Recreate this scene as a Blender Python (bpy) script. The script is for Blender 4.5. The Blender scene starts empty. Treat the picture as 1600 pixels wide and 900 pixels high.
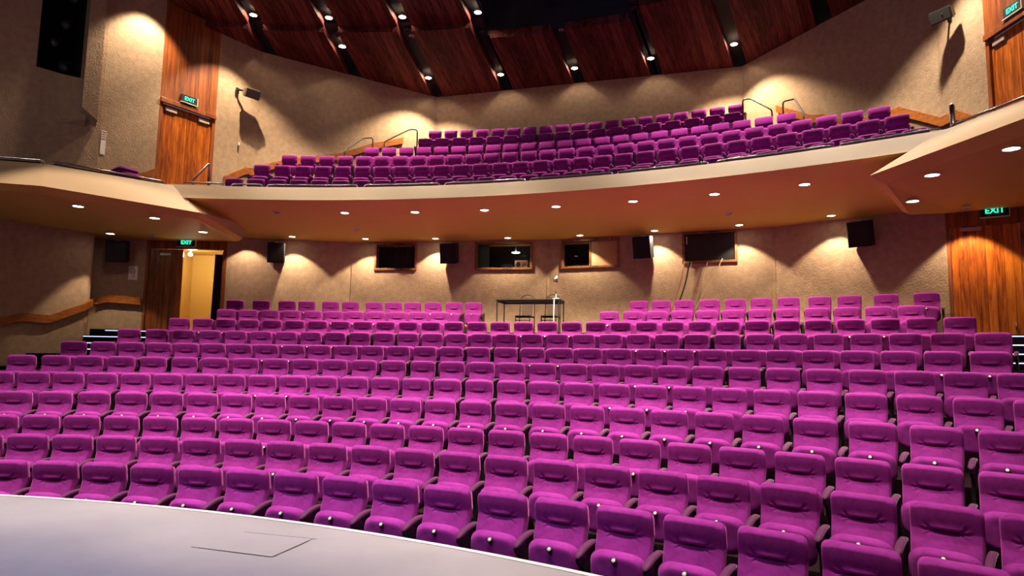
import bpy, bmesh, math, random
from mathutils import Vector, Matrix
random.seed(7)
S = bpy.context.scene
C = S.collection
PI = math.pi
R2 = math.radians

# ------------------------------------------------------------------ helpers
def pol(a, r):
    a = R2(a)
    return (r * math.sin(a), r * math.cos(a))

class MB:
    """collects shapes and links them as one mesh object"""
    def __init__(self):
        self.v = []; self.f = []; self.sm = []
    def add(self, verts, faces, smooth=False):
        o = len(self.v)
        self.v += [tuple(p) for p in verts]
        self.f += [tuple(i + o for i in f) for f in faces]
        self.sm += [smooth] * len(faces)
        return self
    def box(self, c, s, rz=0.0, M=None):
        x, y, z = s[0] / 2, s[1] / 2, s[2] / 2
        vs = [Vector((i * x, j * y, k * z)) for i in (-1, 1) for j in (-1, 1) for k in (-1, 1)]
        m = M if M is not None else Matrix.Rotation(rz, 3, 'Z')
        vs = [m @ p + Vector(c) for p in vs]
        return self.add(vs, [(0, 1, 3, 2), (4, 6, 7, 5), (0, 4, 5, 1), (2, 3, 7, 6), (0, 2, 6, 4), (1, 5, 7, 3)])
    def bevbox(self, c, s, b=0.01, rz=0.0, M=None):
        bm = bmesh.new(); bmesh.ops.create_cube(bm, size=1)
        for v in bm.verts: v.co = Vector((v.co.x * s[0], v.co.y * s[1], v.co.z * s[2]))
        bmesh.ops.bevel(bm, geom=bm.edges[:], offset=b, segments=2, affect='EDGES', profile=0.6)
        m = M if M is not None else Matrix.Rotation(rz, 3, 'Z')
        bm.verts.index_update()
        self.add([m @ v.co + Vector(c) for v in bm.verts], [[v.index for v in f.verts] for f in bm.faces])
        bm.free(); return self
    def prism(self, poly, z0, z1):
        n = len(poly)
        vs = [(p[0], p[1], z0) for p in poly] + [(p[0], p[1], z1) for p in poly]
        fs = [tuple(range(n))[::-1], tuple(range(n, 2 * n))] + [(i, (i + 1) % n, n + (i + 1) % n, n + i) for i in range(n)]
        return self.add(vs, fs)
    def tube(self, pts, r, seg=8, cap=True):
        pts = [Vector(p) for p in pts]; n = len(pts); vs = []; fs = []
        up = None
        for i, p in enumerate(pts):
            d = (pts[min(i + 1, n - 1)] - pts[max(i - 1, 0)]).normalized()
            if up is None:
                up = Vector((0, 0, 1)) if abs(d.z) < 0.9 else Vector((1, 0, 0))
            a = d.cross(up).normalized(); b = a.cross(d).normalized(); up = b
            rr = r[i] if isinstance(r, (list, tuple)) else r
            for k in range(seg):
                t = 2 * PI * k / seg
                vs.append(p + a * math.cos(t) * rr + b * math.sin(t) * rr)
        for i in range(n - 1):
            for k in range(seg):
                k2 = (k + 1) % seg
                fs.append((i * seg + k, i * seg + k2, (i + 1) * seg + k2, (i + 1) * seg + k))
        if cap:
            fs.append(tuple(range(seg))[::-1]); fs.append(tuple((n - 1) * seg + k for k in range(seg)))
        return self.add(vs, fs, True)
    def cyl(self, p0, p1, r0, r1=None, seg=20):
        return self.tube([p0, p1], [r0, r0 if r1 is None else r1], seg)
    def lathe(self, prof, c=(0, 0, 0), seg=24, M=None):
        vs = []; fs = []; n = len(prof); c = Vector(c)
        for (r, z) in prof:
            for k in range(seg):
                t = 2 * PI * k / seg
                p = Vector((r * math.cos(t), r * math.sin(t), z))
                vs.append((M @ p if M is not None else p) + c)
        for i in range(n - 1):
            for k in range(seg):
                k2 = (k + 1) % seg
                fs.append((i * seg + k, i * seg + k2, (i + 1) * seg + k2, (i + 1) * seg + k))
        fs.append(tuple(range(seg))[::-1]); fs.append(tuple((n - 1) * seg + k for k in range(seg)))
        return self.add(vs, fs, True)
    def strip(self, A, B, smooth=False):
        """quads between two equally long polylines"""
        n = len(A)
        return self.add(list(A) + list(B), [(i, i + 1, n + i + 1, n + i) for i in range(n - 1)], smooth)
    def obj(self, name, mat, parent=None, loc=None, rz=0.0):
        me = bpy.data.meshes.new(name)
        me.from_pydata(self.v, [], self.f)
        me.polygons.foreach_set('use_smooth', self.sm)
        bm = bmesh.new(); bm.from_mesh(me); bmesh.ops.recalc_face_normals(bm, faces=bm.faces); bm.to_mesh(me); bm.free()
        me.materials.append(mat); me.update()
        o = bpy.data.objects.new(name, me); C.objects.link(o)
        if parent is not None: o.parent = parent
        if loc is not None: o.location = loc; o.rotation_euler = (0, 0, rz)
        return o

def tag(o, label, cat, group=None):
    o['label'] = label; o['category'] = cat
    if group: o['group'] = group
    return o
def thing(name, label, cat, loc=(0, 0, 0), rz=0.0, group=None):
    o = bpy.data.objects.new(name, None); C.objects.link(o)
    o.empty_display_size = 0.1
    o.location = loc; o.rotation_euler = (0, 0, rz)
    return tag(o, label, cat, group)
def struct(o):
    o['kind'] = 'structure'; return o
def dup(root, loc, rz, label=None):
    r = root.copy(); C.objects.link(r); r.location = loc; r.rotation_euler = (0, 0, rz)
    if label: r['label'] = label
    for ch in list(root.children):
        c = ch.copy(); C.objects.link(c); c.parent = r
        for g in list(ch.children):
            d = g.copy(); C.objects.link(d); d.parent = c
    return r

# ------------------------------------------------------------------ materials
def mat(name, col, rough=0.6, metal=0.0, spec=0.5, sheen=0.0, emit=None, estr=0.0):
    m = bpy.data.materials.new(name); m.use_nodes = True
    b = m.node_tree.nodes['Principled BSDF']
    b.inputs['Base Color'].default_value = (*col, 1); b.inputs['Roughness'].default_value = rough
    b.inputs['Metallic'].default_value = metal; b.inputs['Specular IOR Level'].default_value = spec
    if sheen:
        b.inputs['Sheen Weight'].default_value = sheen; b.inputs['Sheen Roughness'].default_value = 0.4
    if emit:
        b.inputs['Emission Color'].default_value = (*emit, 1); b.inputs['Emission Strength'].default_value = estr
    return m
def N(m, t, **kw):
    n = m.node_tree.nodes.new(t)
    for k, v in kw.items():
        if k in n.inputs: n.inputs[k].default_value = v
        else: setattr(n, k, v)
    return n
def L(m, a, b): m.node_tree.links.new(a, b)
def bsdf(m): return m.node_tree.nodes['Principled BSDF']
def noisy(m, c1, c2, scale=6.0, detail=4.0, bump=0.0, bscale=60.0, mapscale=(1, 1, 1), lo=0.35, hi=0.65, bdist=0.01):
    tc = N(m, 'ShaderNodeTexCoord'); mp = N(m, 'ShaderNodeMapping'); mp.inputs['Scale'].default_value = mapscale
    L(m, tc.outputs['Object'], mp.inputs['Vector'])
    n = N(m, 'ShaderNodeTexNoise', Scale=scale, Detail=detail, Roughness=0.6); L(m, mp.outputs[0], n.inputs['Vector'])
    r = N(m, 'ShaderNodeValToRGB'); r.color_ramp.elements[0].position = lo; r.color_ramp.elements[1].position = hi
    r.color_ramp.elements[0].color = (*c1, 1); r.color_ramp.elements[1].color = (*c2, 1)
    L(m, n.outputs['Fac'], r.inputs['Fac']); L(m, r.outputs['Color'], bsdf(m).inputs['Base Color'])
    if bump:
        n2 = N(m, 'ShaderNodeTexNoise', Scale=bscale, Detail=3.0); L(m, tc.outputs['Object'], n2.inputs['Vector'])
        bp = N(m, 'ShaderNodeBump', Strength=bump, Distance=bdist); L(m, n2.outputs['Fac'], bp.inputs['Height'])
        L(m, bp.outputs['Normal'], bsdf(m).inputs['Normal'])
    return m
def wood(name, c1, c2, c3, board=0.14, axis='X', grain=(9, 9, 0.7), rough=0.45, seam=0.35):
    """boards run along the long grain axis; 'axis' is the direction across the boards (object coordinates)"""
    m = mat(name, c2, rough)
    tc = N(m, 'ShaderNodeTexCoord'); sp = N(m, 'ShaderNodeSeparateXYZ'); L(m, tc.outputs['Object'], sp.inputs[0])
    dv = N(m, 'ShaderNodeMath', operation='DIVIDE'); L(m, sp.outputs[axis], dv.inputs[0]); dv.inputs[1].default_value = board
    fl = N(m, 'ShaderNodeMath', operation='FLOOR'); L(m, dv.outputs[0], fl.inputs[0])
    wn = N(m, 'ShaderNodeTexWhiteNoise', noise_dimensions='1D'); L(m, fl.outputs[0], wn.inputs['W'])
    fr = N(m, 'ShaderNodeMath', operation='FRACT'); L(m, dv.outputs[0], fr.inputs[0])
    mp = N(m, 'ShaderNodeMapping'); mp.inputs['Scale'].default_value = grain
    off = N(m, 'ShaderNodeCombineXYZ'); sc = N(m, 'ShaderNodeMath', operation='MULTIPLY'); L(m, wn.outputs['Value'], sc.inputs[0]); sc.inputs[1].default_value = 13.0
    for k in range(3): L(m, sc.outputs[0], off.inputs[k])
    L(m, tc.outputs['Object'], mp.inputs['Vector']); L(m, off.outputs[0], mp.inputs['Location'])
    n = N(m, 'ShaderNodeTexNoise', Scale=2.2, Detail=7.0, Roughness=0.65, Distortion=0.6); L(m, mp.outputs[0], n.inputs['Vector'])
    ad = N(m, 'ShaderNodeMath', operation='MULTIPLY_ADD'); L(m, wn.outputs['Value'], ad.inputs[0]); ad.inputs[1].default_value = 0.22; L(m, n.outputs['Fac'], ad.inputs[2])
    r = N(m, 'ShaderNodeValToRGB'); e = r.color_ramp.elements
    e[0].position = 0.36; e[0].color = (*c1, 1); e[1].position = 0.86; e[1].color = (*c3, 1)
    k = e.new(0.6); k.color = (*c2, 1)
    L(m, ad.outputs[0], r.inputs['Fac'])
    ls = N(m, 'ShaderNodeMath', operation='LESS_THAN'); L(m, fr.outputs[0], ls.inputs[0]); ls.inputs[1].default_value = 0.05
    mx = N(m, 'ShaderNodeMix', data_type='RGBA'); L(m, r.outputs['Color'], mx.inputs[6]); mx.inputs[7].default_value = (c1[0] * seam, c1[1] * seam, c1[2] * seam, 1)
    L(m, ls.outputs[0], mx.inputs[0]); L(m, mx.outputs[2], bsdf(m).inputs['Base Color'])
    return m

M = {}
M['velvet'] = noisy(mat('purple_velvet', (0.3, 0.03, 0.26), 0.85, spec=0.15, sheen=0.4), (0.205, 0.017, 0.198), (0.300, 0.028, 0.290), 11, 4, 0.12, 260)
bsdf(M['velvet']).inputs['Sheen Tint'].default_value = (1, 0.28, 0.85, 1)
M['arm'] = mat('armrest_fabric', (0.085, 0.011, 0.072), 0.7, spec=0.3, sheen=0.2)
M['black'] = mat('black_metal', (0.012, 0.011, 0.014), 0.45)
M['matt_black'] = mat('matt_black', (0.008, 0.007, 0.010), 0.8)
M['plate'] = noisy(mat('number_plate', (0.75, 0.73, 0.66), 0.35, 0.3), (0.35, 0.33, 0.30), (0.85, 0.83, 0.76), 120, 2)
M['wall'] = noisy(mat('textured_wall', (0.4, 0.28, 0.18), 0.9, spec=0.2), (0.37, 0.265, 0.17), (0.50, 0.36, 0.235), 7, 6, 0.6, 30, lo=0.3, hi=0.7, bdist=0.02)
M['cream'] = mat('cream_plaster', (0.47, 0.33, 0.19), 0.6)
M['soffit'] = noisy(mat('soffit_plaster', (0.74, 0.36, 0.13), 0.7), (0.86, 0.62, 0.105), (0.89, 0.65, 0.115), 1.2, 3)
M['door'] = wood('door_wood', (0.14, 0.024, 0.002), (0.52, 0.12, 0.007), (0.78, 0.25, 0.022), 0.15, 'X', (8, 8, 0.8), 0.38, 0.5)
M['panelwood'] = wood('panel_wood', (0.09, 0.021, 0.006), (0.27, 0.072, 0.014), (0.42, 0.125, 0.026), 0.12, 'X', (8, 8, 0.5), 0.45, 0.6)
M['rail_wood'] = wood('rail_wood', (0.20, 0.055, 0.008), (0.44, 0.14, 0.02), (0.62, 0.23, 0.04), 5, 'X', (3, 3, 14), 0.4, 1)
M['frame_wood'] = wood('frame_wood', (0.09, 0.03, 0.008), (0.22, 0.085, 0.024), (0.32, 0.13, 0.04), 5, 'X', (5, 5, 5), 0.5, 1)
M['ceil_wood'] =  wood('ceiling_wood', (0.020, 0.003, 0.005), (0.120, 0.028, 0.026), (0.21, 0.060, 0.046), 0.17, 'X', (8, 0.5, 8), 0.5, 0.4)
M['floor'] = noisy(mat('carpet', (0.03, 0.012, 0.02), 0.95, spec=0.03), (0.010, 0.006, 0.008), (0.018, 0.010, 0.013), 20, 3, 0.3, 200)
M['stage'] = noisy(mat('stage_paint', (0.5, 0.48, 0.47), 0.55), (0.33, 0.32, 0.325), (0.42, 0.405, 0.41), 1.6, 8, lo=0.25, hi=0.75)
M['edge'] = mat('stage_edge', (0.8, 0.77, 0.74), 0.5)
M['seam'] = mat('dark_seam', (0.02, 0.02, 0.02), 0.8)
M['chrome'] = mat('chrome', (0.75, 0.74, 0.72), 0.18, 1.0)
M['silver'] = mat('silver_paint', (0.55, 0.52, 0.48), 0.35, 0.4)
M['white'] = mat('white_plastic', (0.78, 0.72, 0.63), 0.5)
M['paper'] = mat('paper', (0.92, 0.88, 0.82), 0.8)
M['ink'] = mat('ink', (0.05, 0.04, 0.04), 0.8)
M['red'] = mat('red_ink', (0.5, 0.05, 0.04), 0.8)
M['tan'] = noisy(mat('tan_fabric', (0.35, 0.22, 0.12), 0.8), (0.07, 0.045, 0.034), (0.09, 0.058, 0.042), 20)
M['exit_green'] = mat('exit_letters', (0.02, 0.4, 0.2), 0.5, emit=(0.02, 0.85, 0.45), estr=2.2)
M['lamp'] = mat('lamp_glow', (1, 0.95, 0.9), 0.5, emit=(1.0, 0.86, 0.68), estr=22)
M['lamp_hot'] = mat('lamp_glow_hot', (1, 0.95, 0.9), 0.5, emit=(1.0, 0.86, 0.66), estr=90)
M['led'] = mat('led_glow', (0.6, 0.65, 1), 0.5, emit=(0.50, 0.58, 1.0), estr=2.0)
M['booth'] = mat('booth_dark', (0.010, 0.008, 0.012), 0.9)
M['corridor'] = mat('corridor_wall', (0.62, 0.42, 0.15), 0.35)
M['curtain'] = mat('curtain_cloth', (0.030, 0.016, 0.05), 0.9)
M['blind_a'] = mat('blind_grey', (0.035, 0.028, 0.045), 0.9)
M['blind_b'] = mat('blind_blue', (0.018, 0.014, 0.05), 0.9)
M['green'] = mat('green_panel', (0.02, 0.08, 0.05), 0.7)
M['projector'] = mat('projector_case', (0.62, 0.48, 0.30), 0.5)
M['cable_a'] = mat('cable_black', (0.015, 0.015, 0.015), 0.5)
M['cable_b'] = mat('cable_tan', (0.45, 0.33, 0.22), 0.5)
M['cable_r'] = mat('cable_red', (0.4, 0.05, 0.05), 0.5)
M['screen'] = mat('screen_black', (0.004, 0.004, 0.006), 0.45)
g = mat('window_glass', (1, 1, 1), 0.02); bsdf(g).inputs['Transmission Weight'].default_value = 1.0; bsdf(g).inputs['IOR'].default_value = 1.15
M['glass'] = g
M['tan_panel'] = mat('tan_hatch', (0.42, 0.24, 0.11), 0.6)
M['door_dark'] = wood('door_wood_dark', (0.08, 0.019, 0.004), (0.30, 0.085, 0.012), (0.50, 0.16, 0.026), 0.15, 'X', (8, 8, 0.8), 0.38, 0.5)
M['speaker_cloth'] = noisy(mat('speaker_cloth', (0.012, 0.011, 0.014), 0.9), (0.010, 0.009, 0.012), (0.016, 0.015, 0.018), 300)
M['speaker_cloth2'] = mat('speaker_mesh', (0.07, 0.055, 0.05), 0.6)
M['speaker_case'] = mat('speaker_case', (0.10, 0.08, 0.07), 0.5)
M['lens'] = mat('spotlight_lens', (0.05, 0.05, 0.06), 0.1, 0.0)
bsdf(M['ceil_wood']).inputs['Specular IOR Level'].default_value = 0.06
bsdf(M['ceil_wood']).inputs['Roughness'].default_value = 0.7
M['speaker_lit'] = mat('speaker_case_lit', (0.30, 0.24, 0.19), 0.5)  # upper speaker case painted lighter for the lamp light falling on it
M['speaker_shaded'] = mat('speaker_case_shaded', (0.03, 0.025, 0.024), 0.5)  # same speaker case painted darker, its shade put into the colour
M['mesh_shaded'] = mat('speaker_mesh_shaded', (0.022, 0.019, 0.02), 0.7)  # grille of the shaded copy, darkened along with its case

STALLS = [
    (1, 12.676, 0.0, [-17.31, -14.84, -12.37, -9.9, -7.43, -4.96, -2.49, -0.02, 2.45, 4.92, 7.39, 9.86, 12.33, 14.8, 17.27, 19.74, 22.21, 24.68, 27.15]),
    (2, 13.73, 0.137, [-19.52, -17.24, -14.96, -12.68, -10.4, -8.12, -5.84, -3.56, -1.28, 1.0, 3.28, 5.56, 7.84, 10.12, 12.4, 14.68, 16.96, 19.24, 21.52, 23.8, 26.08]),
    (3, 14.775, 0.269, [-21.53, -19.41, -17.29, -15.17, -13.05, -10.93, -8.81, -6.69, -4.57, -2.45, -0.33, 1.79, 3.91, 6.03, 8.15, 10.27, 12.39, 14.51, 16.63, 18.75, 20.87, 22.99, 25.18]),
    (4, 15.85, 0.526, [-23.24, -21.16, -19.1, -17.06, -15.04, -13.04, -11.07, -9.1, -7.13, -5.16, -3.19, -1.22, 0.75, 2.72, 4.69, 6.66, 8.63, 10.6, 12.57, 14.57, 16.58, 18.62, 20.67, 22.74, 24.84]),
    (5, 16.95, 0.782, [-26.32, -24.47, -22.62, -20.77, -18.92, -17.07, -15.22, -13.37, -11.52, -9.67, -7.82, -5.96, -4.11, -2.26, -0.41, 1.44, 3.29, 5.14, 6.99, 8.84, 10.69, 12.54, 14.39, 16.24, 18.09, 19.95, 21.84, 23.74, 25.6]),
    (6, 18.057, 1.057, [-27.0, -25.2, -23.38, -21.56, -19.73, -17.9, -16.06, -14.22, -12.39, -10.55, -8.73, -6.91, -5.09, -3.28, -1.49, 0.3, 2.09, 3.86, 5.62, 7.38, 9.14, 10.88, 12.62, 14.37, 16.11, 17.85, 19.59, 21.35, 23.11, 24.88]),
    (7, 19.136, 1.336, [-25.81, -24.18, -22.55, -20.92, -19.29, -17.66, -16.02, -14.37, -12.71, -11.05, -9.38, -7.71, -6.04, -4.37, -2.7, -1.03, 0.64, 2.3, 3.96, 5.62, 7.27, 8.92, 10.57, 12.21, 13.86, 15.5, 17.15, 18.79, 20.44, 22.1, 23.76]),
    (8, 20.202, 1.641, [-24.07, -22.43, -20.81, -19.19, -17.59, -15.99, -14.4, -12.82, -11.24, -9.66, -8.09, -6.52, -4.95, -3.39, -1.82, -0.25, 1.32, 2.89, 4.47, 6.05, 7.63, 9.22, 10.81, 12.4, 14.01, 15.61, 17.22, 18.84, 20.46, 22.09, 23.72]),
    (9, 21.264, 1.95, [-22.29, -20.82, -19.35, -17.88, -16.41, -14.93, -13.45, -11.96, -10.47, -8.98, -7.48, -5.99, -4.49, -2.99, -1.49, 0.01, 1.5, 3.0, 4.49, 5.98, 7.48, 8.96, 10.45, 11.94, 13.43, 14.91, 16.4, 17.89, 19.38, 20.87, 22.37]),
    ('10L', 22.325, 2.249, [-20.41, -18.99, -17.58, -16.17, -14.75, -13.34, -11.93, -10.51, -9.1, -7.69, -6.27]),
    ('10R', 22.325, 2.249, [4.68, 6.1, 7.51, 8.93, 10.35, 11.77, 13.18, 14.6, 16.02, 17.43, 18.85, 20.27]),
    ('11L', 23.395, 2.58, [-20.78, -19.07, -17.38, -16.06, -14.46, -13.12, -11.51, -10.2, -8.89, -7.5, -6.07, -4.73]),
    ('11R', 23.395, 2.58, [5.92, 7.27, 8.62, 10.08, 11.5, 12.88, 14.31, 15.87, 17.29, 18.98, 20.73]),
]
BALCONY = [
    (1, 22.3, 5.641, [-20.39, -18.97, -17.54, -16.12, -14.7, -13.28, -11.85, -10.43, -9.01, -7.59, -6.17, -4.74, -3.32, -1.9, -0.48, 0.94, 2.36, 3.79, 5.21, 6.63, 8.05, 9.47, 10.89, 12.31, 13.73, 15.15, 16.57, 17.99, 19.41, 20.83]),
    (2, 23.37, 6.334, [-19.51, -18.13, -16.76, -15.38, -14.01, -12.64, -11.27, -9.91, -8.54, -7.17, -5.81, -4.45, -3.09, -1.73, -0.37, 0.99, 2.34, 3.69, 5.05, 6.4, 7.75, 9.1, 10.44, 11.79, 13.13, 14.48, 15.82, 17.16, 18.5, 19.83]),
    (3, 24.44, 6.961, [-18.5, -17.22, -15.93, -14.64, -13.36, -12.07, -10.78, -9.5, -8.21, -6.92, -5.63, -4.35, -3.06, -1.77, -0.48, 0.8, 2.09, 3.38, 4.66, 5.95, 7.24, 8.53, 9.82, 11.1, 12.39, 13.68, 14.97, 16.25, 17.54, 18.83]),
    (4, 25.51, 7.574, [-13.49, -12.25, -11.01, -9.77, -8.53, -7.29, -6.05, -4.81, -3.56, -2.32, -1.08, 0.17, 1.41, 2.65, 3.9, 5.14, 6.39, 7.64, 8.88, 10.13, 11.38, 12.63, 13.88]),
    (5, 26.58, 8.225, [-10.29, -9.06, -7.83, -6.6, -5.38, -4.15, -2.93, -1.7, -0.48, 0.75, 1.97, 3.2, 4.42, 5.64, 6.87, 8.09, 9.31, 10.53]),
    (6, 27.65, 8.861, [-10.1, -8.96, -7.81, -6.67, -5.52, -4.38, -3.24, -2.09, -0.95, 0.19, 1.33, 2.48, 3.62, 4.76, 5.9, 7.04, 8.19, 9.33, 10.47]),
]

# ------------------------------------------------------------------ seats
ORD = ['first', 'second', 'third', 'fourth', 'fifth', 'sixth', 'seventh', 'eighth', 'ninth', 'tenth', 'eleventh', 'twelfth',
       'thirteenth', 'fourteenth', 'fifteenth', 'sixteenth', 'seventeenth', 'eighteenth', 'nineteenth', 'twentieth']
TENS = {20: 'twenty', 30: 'thirty'}
def ordinal(n):
    if n <= 20: return ORD[n - 1]
    return 'thirtieth' if n == 30 else TENS[n // 10 * 10] + '-' + ORD[n % 10 - 1]

def sgn(x): return -1 if x < 0 else 1
def rounded(u, v, n):
    """maps the square [-1,1]^2 to a rounded square"""
    a, b = abs(u), abs(v); mx = max(a, b)
    if mx < 1e-6: return 0.0, 0.0
    s = mx / (a ** n + b ** n) ** (1.0 / n)
    return u * s, v * s
def cushion(nx, nz, w, z0, z1, front, back, n=7, taper=0.0, us=None, vs=None, roll=0.10, thick=0.05):
    """upholstered slab: front(x,z)/back(x,z) give the two faces' y, its rim is rolled over"""
    us = us or [-1 + 2 * i / nx for i in range(nx + 1)]
    vs = vs or [-1 + 2 * i / nz for i in range(nz + 1)]
    mb = MB(); V = []; W = len(us); H = len(vs)
    zc, hz = (z0 + z1) / 2, (z1 - z0) / 2
    for side in (0, 1):
        for v in vs:
            for u in us:
                x, z = rounded(u, v, n)
                e = max(abs(u), abs(v)); t = max(0.0, (e - (1 - roll)) / roll)
                X = x * w / 2 * (1 + taper * z); Z = zc + z * hz
                k = math.sqrt(max(0.0, 1 - t * t))
                fy, by = front(X, Z), back(X, Z); mid = (fy + by) / 2
                V.append((X, (fy if side == 0 else by) * k + mid * (1 - k), Z))
    F = []
    o = W * H
    for j in range(H - 1):
        for i in range(W - 1):
            a = j * W + i
            F.append((a, a + 1, a + W + 1, a + W)); F.append((o + a, o + a + W, o + a + W + 1, o + a + 1))
    mb.add(V, F, True)
    return mb

def prof(z):            # line of the stalls backrest: upright head part running smoothly into a lower half swept forward
    d = z - 0.70
    w = 0.045
    y = -0.46 * w * math.log(1 + math.exp(-(d + 0.015) / w)) - 0.034 * math.sin(max(0.0, min(1.0, d / 0.19)) * PI / 1.7)
    return -0.095 * math.tanh(-y / 0.095)
def back_front(x, z):
    d = z - 0.70
    y = prof(z) - 0.018 * (1 - (x / 0.24) ** 2)
    m = 1 / (1 + math.exp((abs(x) - 0.082) / 0.007))
    slit = math.exp(-((d + 0.002) / 0.0065) ** 2) * m
    lip = math.exp(-((d - 0.022) / 0.016) ** 2) * math.exp(-(x / 0.11) ** 4)
    dent = math.exp(-((d + 0.01) / 0.045) ** 2) * math.exp(-(x / 0.14) ** 4)
    y += 0.050 * slit + 0.016 * dent - 0.013 * lip
    for sx in (-1, 1):                       # pleats fanning out from both ends of the slit
        dx, dz = (x - sx * 0.085) * sx, d
        r = math.hypot(dx, dz); th = math.atan2(dz, dx)
        y += 0.0048 * math.exp(-((r - 0.04) / 0.028) ** 2) * math.cos(8 * th + 0.6) * (1 / (1 + math.exp((abs(th) - 1.5) / 0.2)))
    return y
def nonuni(lo, hi, n, c, width, dense):
    s = [lo + (hi - lo) * i / n for i in range(n + 1)] + [c + width * (i / dense - 0.5) for i in range(dense + 1)]
    s = sorted(set(round(a, 4) for a in s)); out = [s[0]]
    for a in s[1:]:
        if a - out[-1] > 0.012: out.append(a)
    out[-1] = hi
    return out
PZ0, PZ1 = 0.43, 0.89
vs_ = nonuni(-1, 1, 24, (0.70 - (PZ0 + PZ1) / 2) / ((PZ1 - PZ0) / 2), 0.30, 14)
us_ = [-1 + 2 * i / 46 for i in range(47)]

def arm_mb(x, y0, y1, z, w=0.058, h=0.045, droop=0.03):
    mb = MB(); n = 9; prof8 = []; k = 12
    A = []
    for i in range(n + 1):
        t = i / n; y = y0 + (y1 - y0) * t
        s = 1.0 - (max(0.0, (t - 0.86) / 0.14) ** 2) * 0.55 if t > 0.86 else (0.75 + 0.25 * min(1, t / 0.1))
        zz = z - droop * t ** 2.5 + 0.008 * math.sin(t * PI)
        ring = []
        for j in range(k):
            a = 2 * PI * j / k; ca, sa = math.cos(a), math.sin(a)
            ring.append((x + w / 2 * s * sgn(ca) * abs(ca) ** 0.6, y, zz - h / 2 + h / 2 * s * sgn(sa) * abs(sa) ** 0.6))
        A.append(ring)
    vs = [p for r in A for p in r]; fs = []
    for i in range(n):
        for j in range(k):
            j2 = (j + 1) % k
            fs.append((i * k + j, i * k + j2, (i + 1) * k + j2, (i + 1) * k + j))
    fs.append(tuple(range(k))[::-1]); fs.append(tuple(n * k + j for j in range(k)))
    return mb.add(vs, fs, True)
def frame_mb(x, y0=-0.20, y1=0.08, ztop=0.555):
    mb = MB()
    prof_ = [(y1, 0.0), (y1, ztop), (y0 - 0.06, ztop - 0.02), (y0 - 0.06, ztop - 0.06), (y0 + 0.04, ztop - 0.14), (y0 + 0.06, 0.05), (y0 - 0.02, 0.03), (y0 - 0.02, 0.0)]
    n = len(prof_); w = 0.016
    v = [(x - w, p[0], p[1]) for p in prof_] + [(x + w, p[0], p[1]) for p in prof_]
    mb.add(v, [tuple(range(n))[::-1], tuple(range(n, 2 * n))] + [(i, (i + 1) % n, n + (i + 1) % n, n + i) for i in range(n)])
    return mb
HS = 0.275
def make_stalls_seat():
    t = thing('theatre_chair', 'x', 'seat', group='purple stalls seats')
    cushion(0, 0, 0.462, PZ0, PZ1, back_front, lambda x, z: prof(z) + 0.105, n=9, taper=0.015, us=us_, vs=vs_, roll=0.085).obj('backrest', M['velvet'], t)
    sf = lambda x, z: -0.165 - 0.030 * (1 - (x / 0.24) ** 2) - 0.10 * (z - 0.45)
    s = cushion(16, 16, 0.465, 0.27, 0.597, sf, lambda x, z: -0.055 - 0.10 * (z - 0.45) - 0.05 * max(0, 0.43 - z), n=3.4, roll=0.26).obj('seat', M['velvet'], t)
    Rm = Matrix.Rotation(R2(62), 3, 'X')
    MB().lathe([(0.0235, -0.006), (0.0235, 0.003), (0.018, 0.005)], (0, -0.2145, 0.545), 18, Rm).obj('plate_rim', M['black'], s)
    MB().lathe([(0.0150, 0.0), (0.0150, 0.0065), (0.013, 0.0075)], (0, -0.2145, 0.545), 16, Rm).obj('number_plate', M['plate'], s)
    arm_mb(-HS, 0.07, -0.27, 0.602, droop=0.05).obj('armrest', M['arm'], t)
    frame_mb(-HS).obj('side_frame', M['black'], t)
    return t
def make_balcony_seat():
    t = thing('balcony_chair', 'x', 'seat', group='purple balcony seats')
    f = lambda x, z: 0.02 + 0.04 * (z - 0.6) - 0.012 * (1 - (x / 0.23) ** 2)
    cushion(8, 8, 0.46, 0.38, 0.72, f, lambda x, z: 0.085, n=10, roll=0.12).obj('backrest', M['velvet'], t)
    hf = lambda x, z: -0.035 - 0.02 * math.cos((z - 0.82) / 0.11 * PI / 2)
    cushion(12, 12, 0.46, 0.69, 0.93, hf, lambda x, z: 0.075, n=8, roll=0.28).obj('headrest', M['velvet'], t)
    sf = lambda x, z: -0.19 - 0.03 * (1 - (x / 0.24) ** 2) - 0.10 * (z - 0.45)
    cushion(8, 10, 0.46, 0.24, 0.56, sf, lambda x, z: -0.08, n=6, roll=0.22).obj('seat', M['velvet'], t)
    arm_mb(-0.278, 0.06, -0.28, 0.60, 0.05, 0.04, 0.01).obj('armrest', M['velvet'], t)
    frame_mb(-0.278).obj('side_frame', M['black'], t)
    return t
def end_arm(root, x, z, m, name='armrest'):
    arm_mb(x, 0.07, -0.27, z, droop=0.05).obj('armrest', m, root); frame_mb(x).obj('side_frame', M['black'], root)

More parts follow.
